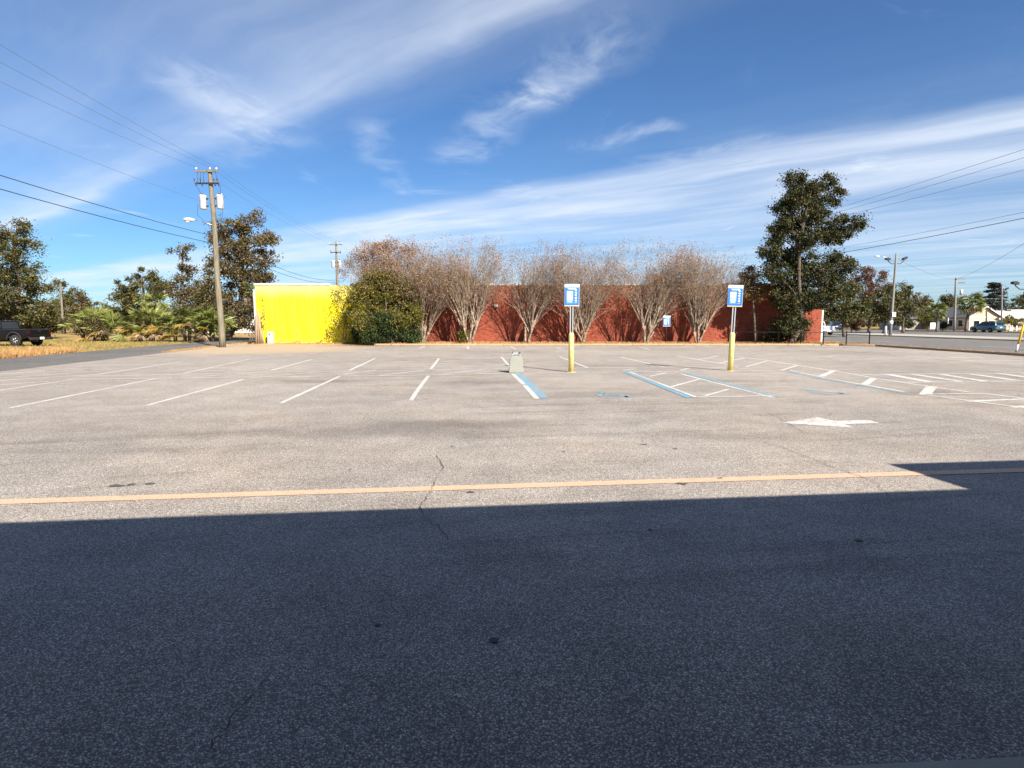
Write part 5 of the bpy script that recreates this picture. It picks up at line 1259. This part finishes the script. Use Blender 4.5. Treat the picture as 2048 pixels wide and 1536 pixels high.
# ------------------------------------------------------------------ crape myrtles in front of the wall
def myrtle(px, label, seed, h_px=478, spread=1.0, lean=0.0, base_y=46.2, leafy=1.0, n_stem=5):
    rs = np.random.default_rng(seed); g = P(px, 686, base_y); H = P(px, h_px, base_y).z - 0.12
    r = thing('crape_myrtle', label, 'tree', (g.x, base_y, 0.12), 0, 'crape myrtles along the brick wall')
    wood = MB(); tw = MB(); tips = []

    def shoot(p, d, L, rad, lvl):
        k = 4; pts = [p]; q = p.copy(); dd = d.copy()
        for i in range(k):
            out = np.array([q[0], q[1] * 0.7, 0]); out = out / (np.linalg.norm(out) + 0.6)
            dd = unit(dd + rs.normal(size=3) * 0.055 + np.array([0, 0, 0.03]) + out * 0.055 * (1 if lvl > 0 else 0.3))
            q = q + dd * L / k; pts.append(q.copy())
        rd = [max(0.0055, rad * (1 - 0.45 * i / k)) for i in range(k + 1)]
        (wood if rad > 0.02 else tw).tube([tuple(a) for a in pts], rd, 6 if rad > 0.03 else (4 if rad > 0.012 else 3), False)
        if lvl >= 4 or q[2] > H * 0.98:
            tips.append(q); return
        nch = (0, 3, 3, 2, 2)[lvl] if lvl else 0
        nch += 1 if rs.random() < 0.35 else 0
        for c_ in range(nch):
            t_ = 1.0 if c_ < 2 else rs.uniform(0.35, 0.9); i0 = min(k, max(1, int(round(t_ * k)))); st = pts[i0]
            sp = (0, 0.20, 0.27, 0.33, 0.42)[lvl] * spread
            nd = unit(dd + rs.normal(size=3) * sp + np.array([0, 0, 0.12]))
            shoot(st, nd, min(L * rs.uniform(0.66, 0.9), (H - st[2]) * 0.7 + 0.25), rd[i0] * rs.uniform(0.58, 0.76), lvl + 1)

    for s_ in range(n_stem):
        a = 2 * PI * s_ / n_stem + rs.uniform(-0.4, 0.4); tl = rs.uniform(0.10, 0.55)
        d = unit(np.array([math.cos(a) * tl + lean, math.sin(a) * tl * 0.6, 1.0])); p = np.array([math.cos(a) * 0.12, math.sin(a) * 0.10, 0.0])
        L0 = rs.uniform(0.8, 1.9); k = 5; pts = [p]; q = p.copy(); dd = d.copy()
        for i in range(k):
            dd = unit(dd + rs.normal(size=3) * 0.09); q = q + dd * L0 / k; pts.append(q.copy())
        r0 = rs.uniform(0.065, 0.105); wood.tube([tuple(x_) for x_ in pts], [r0 * 1.25, r0, r0 * 0.95, r0 * 0.9, r0 * 0.95, r0 * 1.1], 8)     # knuckled trunk
        for c_ in range(rs.integers(6, 10)):
            aa = rs.uniform(0, 2 * PI); tt = rs.uniform(0.08, 0.66) * spread
            nd = unit(dd * 0.55 + np.array([math.cos(aa) * tt, math.sin(aa) * tt * 0.7, 0.75]))
            shoot(pts[-1 - int(rs.integers(0, 2))], nd, rs.uniform(1.5, 2.3), rs.uniform(0.034, 0.058), 1)
    wood.build('trunk', 'smooth_bark', r); tw.build('twigs', 'smooth_bark', r)
    T = np.array(tips); m_ = int(6.0 * len(T) * leafy)
    idx = rng.integers(0, len(T), m_); pts = T[idx] + rng.normal(size=(m_, 3)) * np.array([0.12, 0.12, 0.15]); lo = rng.integers(0, len(T), int(m_ * 0.35))
    pts2 = T[lo] + rng.normal(size=(len(lo), 3)) * 0.3 - np.array([0, 0, 0.6]) * rng.random((len(lo), 1))
    pp = np.concatenate([pts, pts2]); face_cloud('leaves', leaf_quads(pp, 0.095, 0.05), 4, 'leaf_myrtle', r)
    return r


for i, (px, lb, hp_, sp, ln) in enumerate(((800, 'leftmost crape myrtle, rising behind the big green bush', 474, 1.15, -0.05), (845, 'crape myrtle with slender leaning stems right of the green bush', 480, 0.9, 0.05), (938, 'bare crape myrtle with a small green sprout at its foot', 472, 1.15, -0.02),
                                       (1055, 'bare crape myrtle with a stout single trunk, left of the nearer bollard sign', 484, 0.95, 0.04), (1164, 'bare crape myrtle directly behind the nearer bollard sign', 490, 1.2, -0.04),
                                       (1292, 'bare crape myrtle left of the small sign by the wall', 476, 1.1, 0.03), (1396, 'rightmost bare crape myrtle, leaning right near the dark evergreen', 484, 1.1, 0.08))):
    myrtle(px, lb, 40 + i, hp_, sp, ln, 46.2 + 0.25 * math.sin(i * 2.1) + (0.7 if i == 0 else 0.0), 1.6 if i < 1 else (1.0, 1.3, 0.8, 1.2)[i % 4], (6, 5, 7, 4, 6, 5, 7)[i])
# one leafy crown reaching left over the yellow wall
tree('crape_myrtle', 'spreading russet leaved crape myrtle crown above the yellow wall', 'tree', 775, 46.6, [(720, 515, 26, 14), (745, 500, 30, 16), (775, 492, 30, 16), (700, 530, 16, 12), (735, 535, 30, 18), (690, 545, 12, 8), (775, 525, 34, 20), (815, 500, 24, 18)], 'leaf_myrtle', 9000, 0.11, 0.07, 'crape myrtles along the brick wall', 0.4, 26, 'smooth_bark', gz=0.0, hollow=0.15, trunks=4, squash=0.7)

# ------------------------------------------------------------------ bushes and climbers at the wall
tree('bush', 'big yellow green bush arching against the seam of yellow and red wall', 'bush', 775, 45.3, [(770, 560, 40, 18), (735, 580, 32, 18), (800, 575, 34, 20), (760, 595, 44, 16), (712, 598, 22, 14), (815, 600, 26, 20), (828, 628, 14, 22), (765, 622, 34, 14), (800, 640, 24, 18), (725, 640, 14, 18), (750, 650, 22, 16), (702, 622, 14, 12), (745, 552, 20, 12)], 'leaf_bush', 38000, 0.13, 0.09, None, 0.34, 32, 'bark', gz=0.0, hollow=0.35, trunks=5, squash=0.75)
tree('bush', 'dark green ivy bush at the foot of the red wall under the arching bush', 'bush', 785, 44.95, [(770, 670, 36, 14), (802, 656, 28, 22), (765, 645, 26, 20), (745, 674, 20, 11), (824, 670, 18, 14)], 'leaf_ivy', 19000, 0.12, 0.06, gs, 0.3, 26, gz=0.0)
tree('bush', 'narrow dark weed standing before the right end of the yellow wall', 'bush', 714, 46.9, [(714, 648, 7, 10), (712, 664, 9, 10), (718, 676, 12, 9)], 'leaf_ivy', 2200, 0.13, 0.03, gs, 0.2, 16, gz=0.0)
tree('bush', 'small green sprout at the foot of the second bare crape myrtle', 'bush', 926, 46.0, [(926, 668, 8, 9), (925, 680, 7, 6)], 'leaf_bush', 1500, 0.11, 0.03, gs, 0.2, 14, gz=0.12)
tree('bush', 'thin vine foliage spread over the right part of the yellow wall', 'bush', 690, 47.55, [(672, 600, 20, 14), (690, 620, 24, 20), (668, 640, 22, 20), (700, 650, 20, 20), (660, 668, 22, 12), (690, 678, 20, 8), (705, 585, 16, 10)], 'leaf_bush', 2400, 0.10, 0.008, None, 0.5, 14, 'smooth_bark', gz=0.0, squash=0.1, hollow=0.0, trunks=4)


def vine(label, paths, leaves):
    r = thing('climbing_vine', label, 'vine', (0, wall_y, 0)); C = []
    for i, pth in enumerate(paths):
        b = MB(); pts = []
        for (px, py) in pth:
            p_ = P(px, py, wall_y); pts.append(Vector((p_.x, -0.035 + random.uniform(-0.012, 0.0), max(0.0, p_.z))))
        fine = []
        for a, c_ in zip(pts[:-1], pts[1:]):
            for k in range(4): fine.append(ext(a, c_, k / 4) + Vector((random.gauss(0, 0.03), 0, random.gauss(0, 0.03))))
        fine.append(pts[-1]); b.tube(fine, [0.022 * (1 - 0.7 * k / len(fine)) + 0.004 for k in range(len(fine))], 5); b.build('stem', 'smooth_bark', r)
        for q in fine: C += [[q.x + random.gauss(0, 0.12), q.y - abs(random.gauss(0, 0.05)) - 0.02, q.z + random.gauss(0, 0.12)] for _ in range(leaves)]
    C = np.array(C); C = C[C[:, 2] > 0.02]; face_cloud('leaves', leaf_quads(C, 0.10, 0.06), 4, 'leaf_tan', r)


vine('dry leafy vine climbing the left edge of the yellow wall', [[(524, 690), (522, 670), (526, 655), (522, 640), (527, 620), (526, 600), (522, 592)], [(526, 655), (530, 640), (527, 630), (533, 612)], [(519, 690), (530, 660), (520, 640), (530, 630)]], 5)
vine('thin bare vine stems on the middle of the yellow wall', [[(558, 690), (560, 670), (556, 650)], [(600, 690), (598, 668), (590, 655)], [(575, 690), (580, 686), (600, 683)], [(620, 690), (640, 684), (655, 672), (650, 655)]], 1)

# ------------------------------------------------------------------ palmettos and palms
FR = {}


def frond_mesh(kind, seed):
    rs = np.random.default_rng(seed); L = 0.75; V = []
    pet = 0.75; n = 18
    def P3(a, rr, dz): return np.array([pet + math.cos(a) * rr, math.sin(a) * rr, dz])
    for k in range(n):
        a = R(-118 + 236 * (k + 0.5) / n); ln = L * (0.72 + 0.28 * math.cos(a * 0.6)) * rs.uniform(0.88, 1.08); w2 = R(5.6)
        d1 = -0.06 * rs.uniform(0.5, 2.0); d2 = -0.30 * rs.uniform(0.3, 1.4) - (0.25 if kind == 'dead' else 0)
        a0, a1 = P3(a - w2, ln * 0.5, d1 - 0.03), P3(a + w2, ln * 0.5, d1 - 0.03); o = P3(a, 0.02, 0); m_ = P3(a, ln * 0.52, d1 + 0.02); tip = P3(a + rs.normal() * 0.05, ln, d2)
        V += [[o, a0, m_], [o, m_, a1], [a0, tip, m_], [m_, tip, a1]]
    q = [np.array([0, 0.018, 0]), np.array([0, -0.018, 0]), np.array([pet, -0.012, 0.02]), np.array([pet, 0.012, 0.02])]
    V += [[q[0], q[1], q[2]], [q[0], q[2], q[3]]]
    V = np.array(V); o = face_cloud('frond', V, 3, {'green': 'frond_green', 'yellow': 'frond_yellow', 'dead': 'frond_dead'}[kind]); me = o.data; bpy.data.objects.remove(o); return me


for kd_ in ('green', 'yellow', 'dead'): FR[kd_] = [frond_mesh(kd_, 90 + i) for i in range(3)]


def frond(parent, p, az, el, s, kind):
    o = link('frond', random.choice(FR[kind]), parent); o.location = p
    o.rotation_euler = (random.uniform(-0.5, 0.5), -el, az); o.scale = (s, s, s); return o


def palmetto(px, py, D, label, n, wid, hgt, heads):
    g = P(px, py, D); r = thing('palmetto_clump', label, 'palmetto', (g.x, D, -0.03), 0, 'palmetto clumps in the field')
    for k in range(n):
        hx_ = random.choice(heads); x = hx_[0] * wid + random.gauss(0, 0.12); y = random.gauss(0, 0.35); z = hx_[1] * hgt + random.gauss(0, 0.08)
        el = random.uniform(-0.2, 1.35); kind = 'green' if el > 0.2 else random.choice(('green', 'yellow', 'yellow', 'dead'))
        if el < -0.02: kind = random.choice(('dead', 'yellow'))
        frond(r, (x, y, max(0.15, z)), random.uniform(0, 2 * PI), el, random.uniform(1.0, 1.5) * (0.75 if kind == 'dead' else 1.0), kind)
    for hx_ in heads:
        b = MB(); b.tube([(hx_[0] * wid, 0, 0.0), (hx_[0] * wid + 0.05, 0, hx_[1] * hgt * 0.6), (hx_[0] * wid, 0, hx_[1] * hgt + 0.05)], [0.17, 0.15, 0.14], 8); b.build('stem', 'palm_trunk', r)
    return r


palmetto(200, 672, 56, 'leftmost palmetto clump, mixed with brown twigs', 58, 2.0, 2.1, [(-0.8, 0.5), (-0.3, 0.85), (0.3, 0.55), (0.8, 0.45), (0.1, 0.25)])
palmetto(302, 676, 54, 'middle palmetto clump with dead fans hanging at its base', 60, 1.7, 2.0, [(-0.6, 0.65), (0.0, 0.75), (0.5, 0.6), (0.1, 0.3), (-0.5, 0.3)])
palmetto(388, 676, 54, 'rightmost palmetto clump next to the power pole', 70, 2.1, 2.1, [(-0.8, 0.6), (-0.2, 0.8), (0.4, 0.8), (0.8, 0.55), (0.5, 0.3), (-0.4, 0.3)])


def palm(px, pyc, D, label, n, s, tr, gz=0.0, px_b=None, dead=0.2):
    g = P(px, pyc, D); bx = P(px_b or px, pyc, D).x; r = thing('cabbage_palm', label, 'palm tree', (bx, D, gz), 0, 'cabbage palms')
    H = g.z - gz; dx = g.x - bx
    b = MB(); b.tube([(dx * k ** 2, 0, H * k) for k in np.linspace(0, 1, 8)], [tr * (1.15 - 0.02 * i + 0.06 * (i % 2)) for i in range(8)], 9); b.build('trunk', 'palm_trunk', r)
    for k in range(n):
        el = random.uniform(-0.9, 1.2); frond(r, (dx, 0, H), random.uniform(0, 2 * PI), el, s * random.uniform(0.85, 1.1), 'green' if el > -0.55 or random.random() > dead * 2 else 'dead')
    return r


palm(315, 606, 62, 'young cabbage palm with a crooked stem between the palmetto clumps', 18, 0.95, 0.13, -0.03, 320)
palm(288, 600, 66, 'thin pale palm seedling above the middle palmetto clump', 12, 0.75, 0.10, -0.03, 292)
palm(1876, 622, 106, 'short cabbage palm in front of the wing of the low house', 34, 1.25, 0.2, 0.08)
palm(1943, 606, 110, 'taller cabbage palm in front of the lit gable of the house', 40, 1.75, 0.24, 0.08, 1936)
palm(506, 585, 51.5, 'dried drooping palm at the left corner of the yellow wall', 12, 0.85, 0.09, 0.0, 509, 0.5)

# ------------------------------------------------------------------ grass, litter, stones
def grass(name, label, n, area, hmin, hmax, mat, wd=0.02, patch=0.5, z0=-0.03):
    """area: function giving n ground points (n,2)"""
    xy = area(n); n = len(xy); hh = rng.uniform(hmin, hmax, n); a = rng.uniform(0, 2 * PI, n); ln = rng.normal(size=(n, 2)) * 0.35
    base = np.column_stack([xy, np.full(n, z0)]); sd = np.column_stack([np.cos(a), np.sin(a), np.zeros(n)]) * wd * rng.uniform(0.6, 1.4, (n, 1))
    tip = base + np.column_stack([ln * hh[:, None], hh]); o = face_cloud(name, np.stack([base - sd, base + sd, tip], 1), 3, mat); return tag(o, label, 'grass', None, 'stuff')


def street_side(d0, d1, o0, o1, clump=0.0):
    def f(n):
        t_ = rng.uniform(d0, d1, n); off = o0 + (o1 - o0) * rng.random(n) ** 1.4
        x = s0.x + sdir.x * t_ + sleft.x * (5.4 + off); y = s0.y + sdir.y * t_ + sleft.y * (5.4 + off)
        if clump: # drop points where a low-frequency pattern is low
            k = np.sin(x * 1.3 + 2 * np.sin(y * 0.7)) + np.sin(y * 1.9 + x * 0.5); m_ = k + rng.normal(size=n) > clump; x, y = x[m_], y[m_]
        return np.column_stack([x, y])
    return f


grass('dry_grass', 'tall straw coloured dry grass along the far side of the side street', 52000, street_side(-2, 16, 0.15, 9, -0.3), 0.12, 0.42, 'dry_grass', 0.016)
grass('tall_dry_grass', 'thick tall dry grass in front of the black pickup', 26000, street_side(-3, 13, 5, 17, -0.6), 0.18, 0.5, 'dry_grass', 0.016)
grass('field_grass', 'short yellowing grass over the field behind the side street', 60000, street_side(-6, 45, 0.3, 26, -0.8), 0.05, 0.16, 'green_grass', 0.022)
grass('verge_grass', 'thin dry grass edge between the dirt and the side street', 5000, street_side(14, 40, -5.2, -4.6), 0.03, 0.14, 'dry_grass', 0.014)


def bed_pts(n):
    return np.column_stack([rng.uniform(-10, 25.2, n), rng.uniform(44.65, 47.9, n)])


grass('bed_grass', 'sparse weeds and dry grass in the planting bed before the brick wall', 16000, bed_pts, 0.03, 0.17, 'dry_grass', 0.014, z0=0.12)
grass('road_edge_grass', 'dry grass tufts along the kerb beside the main road', 5000, lambda n: np.column_stack([rng.uniform(26.15, 27.2, n), rng.uniform(18, 60, n)]), 0.03, 0.2, 'dry_grass', 0.014, z0=0.02)
grass('lawn_grass', 'patchy lawn across the main road', 20000, lambda n: np.column_stack([rng.uniform(88, 104, n), rng.uniform(70, 190, n)]), 0.06, 0.2, 'green_grass', 0.04, z0=0.08)
grass('wall_foot_grass', 'dry grass tufts along the foot of the yellow wall', 4200, lambda n: np.column_stack([rng.uniform(BX0 - 0.5, -8.7, n), wall_y - 0.05 - np.abs(rng.normal(size=n)) * 0.45]), 0.03, 0.2, 'dry_grass', 0.014, z0=-0.01)

n = 5200
lx = np.concatenate([rng.normal(-10.0, 1.6, n // 2), rng.uniform(-9, 25, n // 2)]); ly = np.concatenate([44.0 + rng.normal(size=n // 2) * 0.45, rng.uniform(44.7, 47.8, n // 2)])
lz = np.where((ly > 44.6) & (lx > -10.1), 0.135, 0.012); L = np.column_stack([lx, ly, lz]); q = leaf_quads(L, 0.085, 0.06); q[:, :, 2] = L[:, None, 2] + (q[:, :, 2] - L[:, None, 2]) * 0.25 + 0.004
tag(face_cloud('leaf_litter', q, 4, 'leaf_litter'), 'orange brown fallen leaves along the bed and kerb', 'leaves', None, 'stuff')
n = 500
lx = rng.uniform(-12, 22, n); ly = 44.2 - np.abs(rng.normal(size=n)) * 5.5; L = np.column_stack([lx, ly, np.full(n, 0.012)]); q = leaf_quads(L, 0.07, 0.05); q[:, :, 2] = 0.012 + np.abs(q[:, :, 2] - 0.012) * 0.3
tag(face_cloud('blown_leaves', q, 4, 'leaf_litter'), 'few scattered leaves blown onto the parking lot', 'leaves', None, 'stuff')
